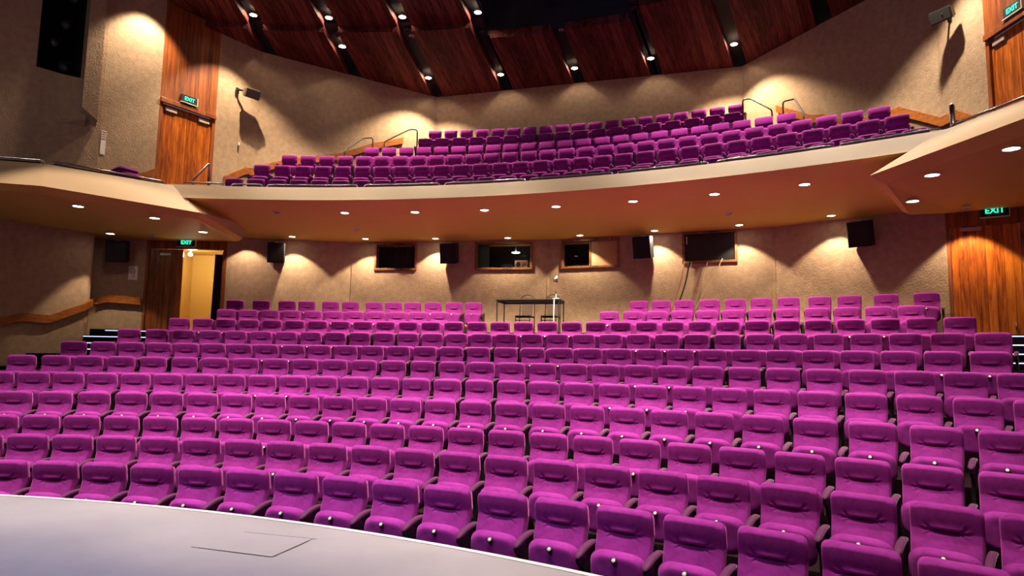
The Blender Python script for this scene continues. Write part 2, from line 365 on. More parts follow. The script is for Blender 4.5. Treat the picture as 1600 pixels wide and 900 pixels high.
protoA = [make_stalls_seat(), False]
protoB = [make_balcony_seat(), False]
def put(proto, loc, rz, label):
    if not proto[1]:
        o = proto[0]; o.location = loc; o.rotation_euler = (0, 0, rz); o['label'] = label; proto[1] = True
        return o
    return dup(proto[0], loc, rz, label)
lastA = []
for row, R, z, angs in STALLS:
    for i, a in enumerate(angs):
        x, y = pol(a, R)
        k = int(str(row)[:2].rstrip('LR'))
        rn = 'front' if k == 1 else ordinal(k)
        if isinstance(row, str):
            side = 'left' if row.endswith('L') else 'right'
            lab = 'purple stalls seat, %s from left in %s row, %s of the desk' % (ordinal(i + 1), rn, side)
        else:
            lab = 'purple stalls seat, %s visible from left in %s row from the stage' % (ordinal(i + 1), rn)
        o = put(protoA, (x, y, z), R2(-a), lab)
    lastA.append(o)
lastB = []
for k, R, z, angs in BALCONY:
    for i, a in enumerate(angs):
        x, y = pol(a, R)
        rn = 'front balcony row' if k == 1 else ('back balcony row' if k == 6 else '%s balcony row up' % ordinal(k))
        lab = 'purple balcony seat with padded headrest, %s from left in the %s' % (ordinal(i + 1), rn)
        o = put(protoB, (x, y, z), R2(-a), lab)
    lastB.append(o)
for o in lastA: end_arm(o, HS, 0.602, M['arm'])
for o in lastB: end_arm(o, 0.278, 0.60, M['velvet'])

# ------------------------------------------------------------------ plan of the room (stage centre of curvature = origin)
mir = lambda p: (-p[0],) + tuple(p[1:])
WJ, W1, W2, W3, WK = (-9.0, 22.28), pol(-13.8, 24.4), pol(-0.3, 24.4), pol(13.3, 24.4), (8.82, 22.29)
DL, CB, CA, AE, AF, AG = (-11.15, 21.6), (-12.42, 20.94), (-11.85, 20.29), (-12.31, 18.38), (-12.8, 16.3), (-13.2, 14.2)
low_left = [AG, AF, AE, CA, CB, DL, WJ]
U1 = pol(-10.6, 28.9)
UP = [U1, (-9.32, 23.71), (-9.76, 22.36), (-10.23, 20.77), (-10.64, 19.40), (-11.4, 17.7), (-12.15, 15.9), (-12.8, 14.0)]
def limit(R, poly):
    """largest angle (deg) at radius R that is still inside the left wall polyline"""
    best = None
    for a, b in zip(poly[:-1], poly[1:]):
        ra, rb = math.hypot(*a), math.hypot(*b)
        if min(ra, rb) - 1e-6 <= R <= max(ra, rb) + 1e-6 and abs(ra - rb) > 1e-6:
            t = (R - ra) / (rb - ra); p = (a[0] + (b[0] - a[0]) * t, a[1] + (b[1] - a[1]) * t)
            an = abs(math.degrees(math.atan2(p[0], p[1])))
            best = an if best is None else max(best, an)
    return best
def arc(R, a0, a1, z, n=40):
    return [pol(a0 + (a1 - a0) * i / n, R) + (z,) for i in range(n + 1)]
def ring(mb, Ra, Rb, z, aA, aB, n=48):
    mb.strip(arc(Ra, -aA, aA, z, n), arc(Rb, -aB, aB, z, n))
def riser(mb, R, z0, z1, a, n=48):
    mb.strip(arc(R, -a, a, z0, n), arc(R, -a, a, z1, n))
def out_n(A, B):
    d = Vector((B[0] - A[0], B[1] - A[1], 0)).normalized(); n = Vector((d.y, -d.x, 0))
    if n.dot(Vector(((A[0] + B[0]) / 2, (A[1] + B[1]) / 2, 0))) < 0: n = -n
    return d, n
def wall_mb(mb, A, B, z0, z1, holes=(), t=0.18):
    """wall slab from A to B whose room face is the line AB, with rectangular openings (s0,s1,za,zb)"""
    d, n = out_n(A, B); Lg = math.hypot(B[0] - A[0], B[1] - A[1])
    ss = sorted({0.0, Lg} | {h[0] for h in holes} | {h[1] for h in holes}); zs = sorted({z0, z1} | {h[2] for h in holes} | {h[3] for h in holes})
    rz = math.atan2(d.y, d.x)
    for s0, s1 in zip(ss[:-1], ss[1:]):
        for a, b in zip(zs[:-1], zs[1:]):
            sm, zm = (s0 + s1) / 2, (a + b) / 2
            if any(h[0] < sm < h[1] and h[2] < zm < h[3] for h in holes): continue
            c = Vector((A[0], A[1], 0)) + d * sm + n * (t / 2); mb.box((c.x, c.y, zm), (s1 - s0, t, b - a), rz)
    return mb
def at_wall(A, B, x, z, off=0.0):
    """point on the wall AB nearest to plan x (by the x coordinate); off>0 is into the room. Returns (point, rz) with local -y facing the room"""
    t = (x - A[0]) / (B[0] - A[0]); d, n = out_n(A, B)
    p = Vector((x, A[1] + (B[1] - A[1]) * t, z)) - n * off
    return p, math.atan2(n.y, n.x) - PI / 2

# stalls floor, stepped
rows = [(12.676, 0.0), (13.73, .137), (14.775, .269), (15.85, .526), (16.95, .782), (18.057, 1.057), (19.136, 1.336), (20.202, 1.641), (21.264, 1.95), (22.325, 2.249), (23.395, 2.58)]
full = low_left
mb = MB()
ring(mb, 10.6, rows[1][0] - .72, 0.0, 48, 46)
for i, (R, z) in enumerate(rows):
    if i == 0: continue
    Ra = R - .72; Rb = rows[i + 1][0] - .72 if i + 1 < len(rows) else 25.0
    def lim(r):
        if r > 23.3: return 29.5 if r < 24.2 else 26
        v = limit(r, [AG, AF, AE, CA]); return v + 0.3 if v else 40.0
    bl = {10: 28.9, 9: 28.4, 8: 28.4, 7: 29.2, 6: 29.0, 5: 29.6}.get(i)
    if bl is None or lim(Ra) <= bl:
        riser(mb, Ra, rows[i - 1][1], z, lim(Ra)); ring(mb, Ra, Rb, z, lim(Ra), lim(Rb))
    else:
        riser(mb, Ra, rows[i - 1][1], z, bl); ring(mb, Ra, Rb, z, bl, bl)
        zl = rows[i - 2][1]
        for sg in (-1, 1):
            mb.strip(arc(Ra, sg * bl, sg * max(bl + .1, lim(Ra)), zl, 6), arc(Rb, sg * bl, sg * max(bl + .1, lim(Rb)), zl, 6))
            mb.strip(arc(Ra, sg * bl, sg * max(bl + .1, lim(Ra)), rows[max(0, i - 3)][1], 6), arc(Ra, sg * bl, sg * max(bl + .1, lim(Ra)), zl, 6))
            mb.strip([pol(sg * bl, r) + (zl,) for r in (Ra, Rb)], [pol(sg * bl, r) + (z,) for r in (Ra, Rb)])
struct(mb.obj('floor', M['floor']))

# raised desk platform in the gap of the upper rows
mb = MB(); A = arc(21.62, -5.3, 3.9, 2.25, 8); Bq = arc(23.6, -5.3, 3.9, 2.25, 8)
poly = [(p[0], p[1]) for p in A] + [(p[0], p[1]) for p in Bq[::-1]]
mb.prism(poly, 2.2, 2.6); struct(mb.obj('floor', M['floor']))

# aisle half steps and their lit nosings
names = {5: 'fifth', 6: 'sixth', 7: 'seventh', 8: 'eighth', 9: 'ninth', 10: 'tenth', 11: 'eleventh'}
starts = {6: (28.7, 26.6), 7: (28.4, 25.9), 8: (27.2, 25.6), 9: (25.6, 25.3), 10: (23.7, 24.0), 11: (22.4, 23.6)}
LEDEND = {'left': {11: (28.0, 28.9), 10: (28.4, 28.4), 9: (28.4, 28.4), 8: (29.2, 29.2), 7: (29.0, 29.0), 6: (29.6, 29.6)}, 'right': {k: (26.5, 26.5) for k in range(6, 12)}}
LEDEND['right'][6] = (28, 28)
for sg, sd in ((-1, 'left'), (1, 'right')):
    for k in range(6, 12):
        Rk, zk = rows[k - 1][0] - .72, rows[k - 1][1]; zp = rows[k - 2][1]
        a0 = starts[k][0 if sg < 0 else 1]
        a1 = (limit(Rk - .4, [AG, AF, AE, CA]) or 30) - 0.3
        a1 = min(a1, {11: 28.9, 10: 28.4, 9: 28.4, 8: 29.2, 7: 29.0, 6: 29.6}[k])
        lo = [pol(sg * (a0 + (a1 - a0) * i / 6), Rk - .36) for i in range(7)]; hi = [pol(sg * (a0 + (a1 - a0) * i / 6), Rk + .004) for i in range(7)]
        st = MB().prism(lo + hi[::-1], zp - .02, (zk + zp) / 2); struct(st.obj('floor', M['floor']))
        for R_, z_, w in ((Rk, zk, 'upper'), (Rk - .36, (zk + zp) / 2, 'lower')):
            e1 = LEDEND[sd][k][0 if w == 'upper' else 1]
            pin, pout = [], []
            for i in range(9):
                a = sg * (a0 + (e1 - a0) * i / 8); pin.append(pol(a, R_ - .020)); pout.append(pol(a, R_ - .005))
            led = MB().prism(pin + pout[::-1], z_ - .040, z_ - .022)
            o = led.obj('step_light', M['led'])
            tag(o, 'blue-white LED strip on the %s step edge beside the %s row, %s aisle' % (w, names[k], sd), 'step light', 'step lights in the aisles')

# ------------------------------------------------------------------ walls of the stalls
def sx(A, B, x): return math.hypot(B[0] - A[0], B[1] - A[1]) * (x - A[0]) / (B[0] - A[0])
wins = {  # number: (wall, x0, x1, z0, z1)
    1: ((W1, W2), -5.15, -3.89, 4.455, 5.255), 2: ((W1, W2), -2.21, -0.59, 4.455, 5.245),
    3: ((W2, W3), 0.23, 1.84, 4.455, 5.255), 4: ((W2, W3), 3.46, 4.79, 4.465, 5.285)}
def hole(A, B, w): return (sx(A, B, w[1]) + .05, sx(A, B, w[2]) - .05, w[3] + .05, w[4] - .05)
mb = wall_mb(MB(), WJ, W1, 2.2, 5.6)
wall_mb(mb, W1, W2, 2.2, 5.6, [hole(W1, W2, wins[1]), hole(W1, W2, wins[2])])
wall_mb(mb, W2, W3, 2.2, 5.6, [hole(W2, W3, wins[3]), hole(W2, W3, wins[4])])
wall_mb(mb, W3, WK, 2.2, 5.6)
struct(mb.obj('wall_back', M['wall']))
# panel joints
mb = MB()
for p in (W1, W2, W3): mb.box((p[0] * .9985, p[1] * .9985, 4.0), (.010, .008, 3.0), 0)
struct(mb.obj('trim_1', M['wall']))
# booth behind the windows
mb = MB(); A, B = pol(-13.6, 24.75), pol(13.1, 24.75); A2, B2 = pol(-12, 27), pol(12, 27)
mb.strip([A + (4.2,), A2 + (4.2,), B2 + (4.2,), B + (4.2,)], [A + (5.5,), A2 + (5.5,), B2 + (5.5,), B + (5.5,)])
for z in (4.2, 5.5): mb.add([A + (z,), A2 + (z,), B2 + (z,), B + (z,), pol(0, 24.65) + (z,)], [(0, 1, 2, 3, 4)])
struct(mb.obj('wall_booth', M['booth']))
for n, ((A, B), x0, x1, z0, z1) in wins.items():
    p, rz = at_wall(A, B, (x0 + x1) / 2, (z0 + z1) / 2)
    w, h = sx(A, B, x1) - sx(A, B, x0), z1 - z0
    fr = MB(); b = .062
    for (cx, cz, sx_, sz_) in ((0, h / 2 - b / 2, w, b), (0, -h / 2 + b / 2, w, b), (-w / 2 + b / 2, 0, b, h - 2 * b), (w / 2 - b / 2, 0, b, h - 2 * b)):
        fr.bevbox((cx, .03, cz), (sx_, .15, sz_), .006)
    o = struct(fr.obj('window_%d' % n, M['frame_wood'], None, p, rz))
    if n == 4:
        MB().box((0, .04, 0), (w - 2 * b, .02, h - 2 * b)).obj('screen', M['screen'], o)
        MB().box((-w / 2 + .11, .026, .2), (.022, .004, .2)).obj('sticker', M['white'], o)
        for s in (-.56, .52): MB().lathe([(.018, 0), (.018, .02), (.01, .026)], (s, -.045, h / 2 - .03), 12, Matrix.Rotation(R2(90), 3, 'X')).obj('bolt', M['chrome'], o)
    else:
        gx0, gx1 = -w / 2 + b, w / 2 - b
        if n == 3:
            gx1 = -.01
            MB().box((w / 4 - .02, .05, 0), (w / 2 - b + .02, .03, h - 2 * b)).obj('hatch_panel', M['tan_panel'], o)
            fr2 = MB().box((0, .04, 0), (.035, .06, h - 2 * b)); fr2.obj('mullion', M['frame_wood'], o)
            for s in (-.42, .56): MB().lathe([(.02, 0), (.02, .02), (.01, .028)], (s, -.045, h / 2 - .03), 12, Matrix.Rotation(R2(90), 3, 'X')).obj('bolt', M['chrome'], o)
        MB().box(((gx0 + gx1) / 2, .075, 0), (gx1 - gx0, .006, h - 2 * b)).obj('pane', M['glass'], o)
# things in the booth
p, rz = at_wall(W1, W2, -4.55, 4.46, -.75)
mb = MB(); mb2 = MB()
for i in range(26):
    t = -.9 + i * .07; (mb if (i // 3) % 2 else mb2).tube([(t, .03 * math.sin(i * 2.1), 0), (t, .03 * math.sin(i * 2.1), .98)], .036, 6)
t = thing('blind', 'dark striped blind hanging inside the leftmost booth window', 'blind', p, rz)
mb.obj('blind_strip', M['blind_a'], t); mb2.obj('blind_strip', M['blind_b'], t)
p, rz = at_wall(W1, W2, -2.06, 4.85, -.22)
tag(MB().bevbox((0, 0, .05), (.42, .03, .78), .01).obj('green_board', M['green'], None, p, rz), 'dark green board inside the booth window, left of the projector', 'board')
p, rz = at_wall(W1, W2, -.93, 4.53, -.33)
t = thing('projector', 'beige projector on the sill of the second booth window from left', 'projector', p, rz)
MB().bevbox((0, 0, .115), (.37, .3, .21), .02).obj('case', M['projector'], t)
MB().lathe([(.062, 0), (.062, .03), (.045, .03), (.045, .01), (.001, .01)], (-.08, -.14, .1), 20, Matrix.Rotation(R2(90), 3, 'X')).obj('lens', M['black'], t)
v = MB()
for i in range(5): v.box((.09, -.152, .055 + .03 * i), (.13, .006, .012))
v.obj('vent', M['seam'], t)
sh = MB()
sh.box((0, .1, -.0), (.5, .9, .02)); 
p2, _ = at_wall(W1, W2, -1.2, 4.515, -.62)
tag(MB().bevbox((0, 0, -.02), (1.5, .8, .03), .008).obj('booth_desk', M['frame_wood'], None, p2, rz), 'wooden booth desk under the projector behind the glass', 'desk')
p, rz = at_wall(W1, W2, -1.35, 4.525, -.35)
tag(MB().bevbox((0, 0, .06), (.3, .28, .12), .01).add([(-.1, -.05, .125), (.12, -.05, .125), (.1, .02, .19), (-.08, .02, .19)], [(0, 1, 2, 3)]).obj('mixer', M['black'], None, p, rz), 'small dark mixer box left of the beige projector', 'equipment')
p, rz = at_wall(W2, W3, .75, 4.47, -.4)
tag(MB().bevbox((0, 0, .07), (.4, .3, .14), .01).box((-.05, -.156, .1), (.12, .004, .012)).obj('console', M['black'], None, p, rz), 'black console inside the half-shuttered booth window', 'equipment')

# side walls below the balcony
struct(wall_mb(wall_mb(wall_mb(MB(), AG, AF, -.2, 5.6), AF, AE, -.2, 5.6), AE, CA, .5, 5.6).obj('wall_left', M['wall']))
mbw = wall_mb(MB(), CB, DL, 1.0, 5.6); 
# rounded corner between the two left walls
cc = [(-11.85, 20.29), (-11.83, 20.43), (-11.88, 20.56), (-12.0, 20.68), (-12.2, 20.82), (-12.42, 20.94)]
mbw.strip([c + (1.0,) for c in cc], [c + (5.6,) for c in cc], True)
struct(mbw.obj('wall_left', M['wall']))
struct(wall_mb(wall_mb(wall_mb(MB(), mir(AG), mir(AF), -.2, 5.6), mir(AF), mir(AE), -.2, 5.6), mir(AE), mir(CA), .5, 5.6).obj('wall_right', M['wall']))
struct(wall_mb(wall_mb(MB(), mir(CA), mir(CB), 1, 5.6), mir(CB), mir(DL), 1, 5.6).obj('wall_right', M['wall']))

# left door: one leaf shut, one leaf open on a cream corridor
Lw = math.hypot(DL[0] - WJ[0], DL[1] - WJ[1])
s_l, s_m, s_r = sx(DL, WJ, -10.22), sx(DL, WJ, -10.2), sx(DL, WJ, -9.17)
struct(wall_mb(MB(), DL, WJ, 2.2, 5.6, [(.07, Lw - .10, 2.2, 4.93)], .16).obj('trim_2', M['panelwood']))
p, rz = at_wall(DL, WJ, (DL[0] + .10 - 10.2) / 2, 3.75)
wl = s_m - .07
o = struct(MB().bevbox((0, .05, 0), (wl, .05, 2.34), .005).obj('door_1', M['door_dark'], None, p, rz))
MB().bevbox((.0, .0, 1.02), (.3, .06, .075), .008).obj('door_closer', M['silver'], o)
cd_, cn_ = out_n(DL, WJ); base = Vector((DL[0], DL[1], 0))
def cor(s, t, z): q = base + cd_ * s + cn_ * t; return (q.x, q.y, z)
mb = MB()
sa, sb = s_m - .75, Lw + .2
mb.strip([cor(sa, .17, 2.58), cor(sa, 2.3, 2.58), cor(sb, 2.3, 2.58), cor(sb, .17, 2.58)], [cor(sa, .17, 5.2), cor(sa, 2.3, 5.2), cor(sb, 2.3, 5.2), cor(sb, .17, 5.2)])
mb.add([cor(sa, .1, 2.58), cor(sa, 2.3, 2.58), cor(sb, 2.3, 2.58), cor(sb, .1, 2.58)], [(0, 1, 2, 3)])
mb.add([cor(sa, .1, 5.1), cor(sa, 2.3, 5.1), cor(sb, 2.3, 5.1), cor(sb, .1, 5.1)], [(0, 1, 2, 3)])
struct(mb.obj('wall_corridor', M['corridor']))
mb = MB(); pts = []
for i in range(41):
    t = i / 40; s = s_r - .36 + .34 * t; pts.append((s, .42 + .035 * math.sin(t * 8 * 2 * PI) + .1 * t))
mb.strip([cor(a, b, 2.6) for a, b in pts], [cor(a + .03, b, 4.86) for a, b in pts], True)
mb.strip([cor(a, b + .012, 2.6) for a, b in pts], [cor(a + .03, b + .012, 4.86) for a, b in pts], True)
tag(mb.obj('curtain', M['curtain']), 'dark purple curtain hanging inside the open left doorway', 'curtain')
# white edge of the opened leaf
struct(MB().box(cor(s_r + .015, .26, 3.75), (.04, .22, 2.3), math.atan2(cd_.y, cd_.x)).obj('door_2', M['frame_wood']))

# right door
DR = mir(DL)
Lr = math.hypot(DR[0] - WK[0], DR[1] - WK[1])
struct(wall_mb(MB(), WK, DR, 2.2, 5.6, [(.07, Lr - .07, 2.2, 4.86)], .16).obj('trim_3', M['panelwood']))
for i, (sA, sB) in enumerate(((.075, Lr / 2 - .003), (Lr / 2 + .003, Lr - .075))):
    t = (sA + sB) / 2 / Lr
    p = Vector((WK[0] + (DR[0] - WK[0]) * t, WK[1] + (DR[1] - WK[1]) * t, 3.72)); dd, nn = out_n(WK, DR); rz = math.atan2(nn.y, nn.x) - PI / 2
    o = struct(MB().bevbox((0, .06, 0), (sB - sA, .05, 2.28), .005).obj('door_%d' % (3 + i), M['door'], None, p, rz))
    if i == 0:
        MB().bevbox((-.22, .01, 1.075), (.34, .055, .075), .008).obj('door_closer', M['silver'], o)
    h = MB().tube([(.42 if i == 0 else -.42, .034, -.99), (.42 if i == 0 else -.42, -.02, -.99), (.42 if i == 0 else -.42, -.02, -.86), (.42 if i == 0 else -.42, .034, -.86)], .014, 8)
    h.obj('door_bolt', M['chrome'], o)

# wooden handrails on the lower side walls
def rail(name, pts, label, h=.2, t=.05, off=.09, parent=None, m='rail_wood', nrm=None):
    """plank rail through (x,y,z of its top) points already offset from the wall"""
    mb = MB()
    for a, b in zip(pts[:-1], pts[1:]):
        a, b = Vector(a), Vector(b); dh = Vector((b.x - a.x, b.y - a.y, 0)).normalized(); nn = Vector((dh.y, -dh.x, 0))
        if nn.dot(Vector((a.x, a.y, 0))) < 0: nn = -nn
        e = dh * .01
        vs = []
        for q in (a - e, b + e):
            for k in (0, 1):
                for z in (0, -h): vs.append(q + nn * (t * k) + Vector((0, 0, z)))
        mb.add(vs, [(0, 1, 3, 2), (4, 6, 7, 5), (0, 4, 5, 1), (2, 3, 7, 6), (0, 2, 6, 4), (1, 5, 7, 3)])
        # bracket back to the wall
        c = (a + b) / 2; mb.tube([c + nn * t + Vector((0, 0, -h * .6)), c + nn * (t + off) + Vector((0, 0, -h * .6))], .018, 6)
    return tag(mb.obj(name, M[m]), label, 'handrail', 'wooden handrails on the walls')
rail('wooden_handrail', [(-12.30, 17.6, 2.72), (-12.17, 18.58, 2.80), (-12.08, 18.93, 2.93), (-11.93, 19.56, 2.90), (-11.74, 20.40, 3.30), (-11.80, 20.55, 3.40), (-11.97, 20.72, 3.42)], 'long wooden handrail stepping up the lower left wall')
rail('wooden_handrail', [(-12.08, 20.97, 3.50), (-11.86, 21.09, 3.58), (-11.12, 21.48, 3.53)], 'short wooden handrail between rounded corner and lower left door', h=.21)

# ------------------------------------------------------------------ balcony
mb = MB()
nA = 44
mb.strip(arc(19.85, -22.4, 22.4, 5.44, nA), arc(20.33, -22.6, 22.6, 5.855, nA), True)
struct(mb.obj('balcony_front', M['cream']))
mb = MB(); ring(mb, 20.33, 20.78, 5.856, 22.2, 22.2); riser(mb, 20.78, 5.62, 5.856, 22.2)
struct(mb.obj('balcony_ledge', M['matt_black']))
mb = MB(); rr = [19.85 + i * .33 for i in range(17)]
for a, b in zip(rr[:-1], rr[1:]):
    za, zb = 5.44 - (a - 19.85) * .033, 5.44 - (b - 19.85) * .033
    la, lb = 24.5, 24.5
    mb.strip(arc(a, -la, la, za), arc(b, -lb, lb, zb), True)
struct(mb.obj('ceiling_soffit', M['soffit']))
# stepped balcony floor
mb = MB(); brow = [(r[1], r[2]) for r in BALCONY]
for i, (R, z) in enumerate(brow):
    Ra = R - .72 if i else 20.78; Rb = brow[i + 1][0] - .72 if i + 1 < len(brow) else 29.2
    la, lb = (limit(Ra, UP) or 26), (limit(Rb, UP) or 11)
    if i == 0: la, lb = 27, 26; ring(mb, Ra, Rb, z, la + .2, lb + .2); continue
    an = BALCONY[i][3]; aL, aR = max(-la, an[0] - 1.0), min(la, an[-1] + 1.0)
    mb.strip(arc(Ra, aL, aR, brow[i - 1][1]), arc(Ra, aL, aR, z)); mb.strip(arc(Ra, aL, aR, z), arc(Rb, max(aL, -lb - .2), min(aR, lb + .2), z))
    zl = brow[i - 1][1]; zll = brow[max(0, i - 2)][1]
    for a0, sgn_ in ((aL, -1), (aR, 1)):
        ea, eb = sgn_ * (la + .2), sgn_ * (lb + .2)
        if abs(ea) <= abs(a0) + .05: continue
        mb.strip(arc(Ra, a0, ea, zl, 6), arc(Rb, a0 if abs(eb) > abs(a0) else eb, eb, zl, 6)); mb.strip(arc(Ra, a0, ea, zll, 6), arc(Ra, a0, ea, zl, 6))
        mb.strip([pol(a0, r) + (zl,) for r in (Ra, Rb)], [pol(a0, r) + (z,) for r in (Ra, Rb)])
struct(mb.obj('floor', M['floor']))
# side wings
Cb, Bb, Ab = (-6.51, 18.38), (-7.8, 15.86), (-9.55, 14.78); Ct, Bt, At = (-7.63, 18.75), (-8.72, 16.62), (-10.4, 15.6)
Ci, Bi, Ai, Di = (-6.82, 18.66), (-8.08, 16.04), (-9.75, 15.02), (-7.92, 21.4)
Do = (-7.80, 21.42)
for sg, sd in ((1, 'left'), (-1, 'right')):
    f = (lambda p, z: (p[0] * sg, p[1], z))
    mb = MB()
    mb.add([f(Ab, 5.05), f(Bb, 5.05), f(Cb, 5.04), f(Ct, 5.80), f(Bt, 5.75), f(At, 5.73)], [(0, 1, 4, 5), (1, 2, 3, 4)])
    mb.add([f(Cb, 5.04), f(Do, 5.06), f(Do, 5.46), f(Ct, 5.80), f((-7.1, 18.52), 5.44)], [(0, 1, 2, 4)])
    struct(mb.obj('balcony_front', M['cream']))
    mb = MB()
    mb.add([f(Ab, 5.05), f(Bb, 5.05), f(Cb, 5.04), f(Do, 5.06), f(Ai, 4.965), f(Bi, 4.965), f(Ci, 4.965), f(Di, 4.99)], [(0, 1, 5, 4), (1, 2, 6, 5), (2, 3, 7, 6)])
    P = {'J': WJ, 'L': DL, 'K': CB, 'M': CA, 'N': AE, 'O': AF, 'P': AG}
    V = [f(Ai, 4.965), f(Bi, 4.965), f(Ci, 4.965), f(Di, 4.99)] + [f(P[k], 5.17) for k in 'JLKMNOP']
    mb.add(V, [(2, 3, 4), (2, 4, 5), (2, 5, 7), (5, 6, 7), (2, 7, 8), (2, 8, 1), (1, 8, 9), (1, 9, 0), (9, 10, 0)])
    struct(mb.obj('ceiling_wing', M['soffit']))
    mb = MB(); zf = 5.66
    pl = [Ct, Bt, At, (-12.8, 14.0), (-12.15, 15.9), (-11.4, 17.7), (-10.64, 19.40), (-10.23, 20.77), (-9.76, 22.36), (-8.4, 22.6), (-8.0, 19.6)]
    mb.add([f(p, zf) for p in pl], [tuple(range(len(pl)))])
    struct(mb.obj('floor', M['floor']))
    # dark capping of the wing front
    mb = MB(); off = .16
    mb.strip([f(At, 5.73), f(Bt, 5.75), f(Ct, 5.80)], [f((At[0] - .1, At[1] + .15), 5.76), f((Bt[0] - .16, Bt[1] + .1), 5.77), f((Ct[0] - .16, Ct[1] + .1), 5.78)])
    struct(mb.obj('balcony_ledge', M['matt_black']))

def tube_rail(name, pts, r, label, m='chrome', grp='balcony edge rails', bevel=.07):
    out = [Vector(pts[0])]
    for i in range(1, len(pts) - 1):
        a, b, c = Vector(pts[i - 1]), Vector(pts[i]), Vector(pts[i + 1])
        u, v = (a - b), (c - b); k = min(bevel, u.length / 2.2, v.length / 2.2); u.normalize(); v.normalize()
        for t in (0, .25, .5, .75, 1): out.append((b + u * k).lerp(b, t).lerp(b.lerp(b + v * k, t), t))
    out.append(Vector(pts[-1]))
    return tag(MB().tube(out, r, 8).obj(name, M[m]), label, 'handrail', grp)
segs = [(-22.0, -19.3, 'leftmost'), (-18.9, -16.9, 'second'), (-16.6, -10.6, 'third'), (-10.2, -5.1, 'fourth'), (-4.8, .5, 'fifth'), (.8, 5.9, 'sixth'), (6.2, 11.4, 'seventh'), (11.8, 17.6, 'eighth'), (17.9, 22.2, 'ninth')]
for a0, a1, w in segs:
    n = max(4, int((a1 - a0) * 2)); zt = 5.985
    top = [pol(a0 + (a1 - a0) * i / n, 20.62) + (zt,) for i in range(n + 1)]
    t = thing('balcony_rail', '%s rail section counted from left along curved balcony edge' % w, 'handrail', group='balcony edge rails')
    MB().tube([pol(a0, 20.62) + (5.857,), pol(a0 + .02, 20.62) + (zt - .04,), pol(a0 + .08, 20.62) + (zt - .007,)] + top[1:-1] + [pol(a1 - .08, 20.62) + (zt - .007,), pol(a1 - .02, 20.62) + (zt - .04,), pol(a1, 20.62) + (5.857,)], .020, 8).obj('top_rail', M['chrome'], t)
    MB().tube([pol(a0 + .05 + (a1 - a0 - .1) * i / n, 20.64) + (5.915,) for i in range(n + 1)], .016, 6).obj('lower_rail', M['black'], t)
for sg, sd in ((1, 'left'), (-1, 'right')):
    P3 = [(Ct[0] - .12, Ct[1] - .05), (Bt[0] - .13, Bt[1] + .12), (At[0] - .1, At[1] + .2)]
    for (a, b, w) in ((P3[0], P3[1], 'inner'), (P3[1], P3[2], 'outer')):
        A = Vector((a[0] * sg, a[1], 5.77)); B = Vector((b[0] * sg, b[1], 5.77)); dv = (B - A).normalized() * .12; up = Vector((0, 0, .12))
        t = thing('balcony_rail', '%s rail section on the %s side wing of the balcony' % (w, sd), 'handrail', group='balcony edge rails')
        up = Vector((0, 0, .10))
        MB().tube([A + dv * .5, A + dv * .6 + up * .6, A + dv * 1.0 + up, B - dv * 1.0 + up, B - dv * .6 + up * .6, B - dv * .5], .020, 8).obj('top_rail', M['chrome'], t)
        MB().tube([A + dv + up * .45, B - dv + up * .45], .016, 6).obj('lower_rail', M['black'], t)

# ------------------------------------------------------------------ upper walls
ZT = 11.52
def seg(poly, i): return poly[i], poly[i + 1]
UR = [mir(p) for p in UP]
struct(wall_mb(MB(), UP[0], UR[0], 8.4, ZT).obj('wall_back', M['wall']))
for nm, Q in (('wall_left', UP), ('wall_right', UR)):
    mb = wall_mb(MB(), Q[0], Q[1], 5.5, ZT); wall_mb(mb, Q[1], Q[2], 5.5, ZT)
    struct(mb.obj(nm, M['wall']))
    mb = MB(); 
    wall_mb(mb, Q[3], Q[4], 5.5, 12.6)
    if nm == 'wall_left':
        A, B = Q[4], Q[5]; Lg = math.hypot(B[0] - A[0], B[1] - A[1])
        def s_at(y): return Lg * (y - A[1]) / (B[1] - A[1])
        h = (s_at(18.97), s_at(18.09), 8.735, 12.2)
        wall_mb(mb, A, B, 5.5, 12.6, [h])
    else: wall_mb(mb, Q[4], Q[5], 5.5, 12.6)
    wall_mb(mb, Q[5], Q[6], 5.5, 12.6); wall_mb(mb, Q[6], Q[7], 5.5, 12.6)
    struct(mb.obj(nm, M['wall']))
# lighting slot in the left wall: dark box behind the opening, cheek panel beside it
A, B = UP[4], UP[5]; d, n = out_n(A, B)
def sl(s, t, z): q = Vector((A[0], A[1], 0)) + d * s + n * t; return (q.x, q.y, z)
mb = MB(); s0, s1 = h[0] - .05, h[1] + .05
mb.strip([sl(s0, .17, 8.7), sl(s0, 1.2, 8.7), sl(s1, 1.2, 8.7), sl(s1, .17, 8.7)], [sl(s0, .17, 12.3), sl(s0, 1.2, 12.3), sl(s1, 1.2, 12.3), sl(s1, .17, 12.3)])
mb.add([sl(s0, .1, 8.72), sl(s0, 1.2, 8.72), sl(s1, 1.2, 8.72), sl(s1, .1, 8.72)], [(0, 1, 2, 3)])
struct(mb.obj('wall_slot', M['booth']))
mb = MB()   # projecting cheek, bevelled at the foot
ch = [(.12, 7.60), (h[0] - .0, 7.83), (h[0] - .0, 12.3), (.12, 12.3)]
v = [sl(s, -.02, z) for s, z in ch] + [sl(s + .05, -.30, z + .12) for s, z in ch]
mb.add(v, [(0, 1, 2, 3), (4, 5, 6, 7), (0, 1, 5, 4), (1, 2, 6, 5), (2, 3, 7, 6), (3, 0, 4, 7)])
struct(mb.obj('trim_4', M['wall']))
mb = MB()   # sloping sill block under the opening
e0, e1 = h[0] + .0, h[0] + .52
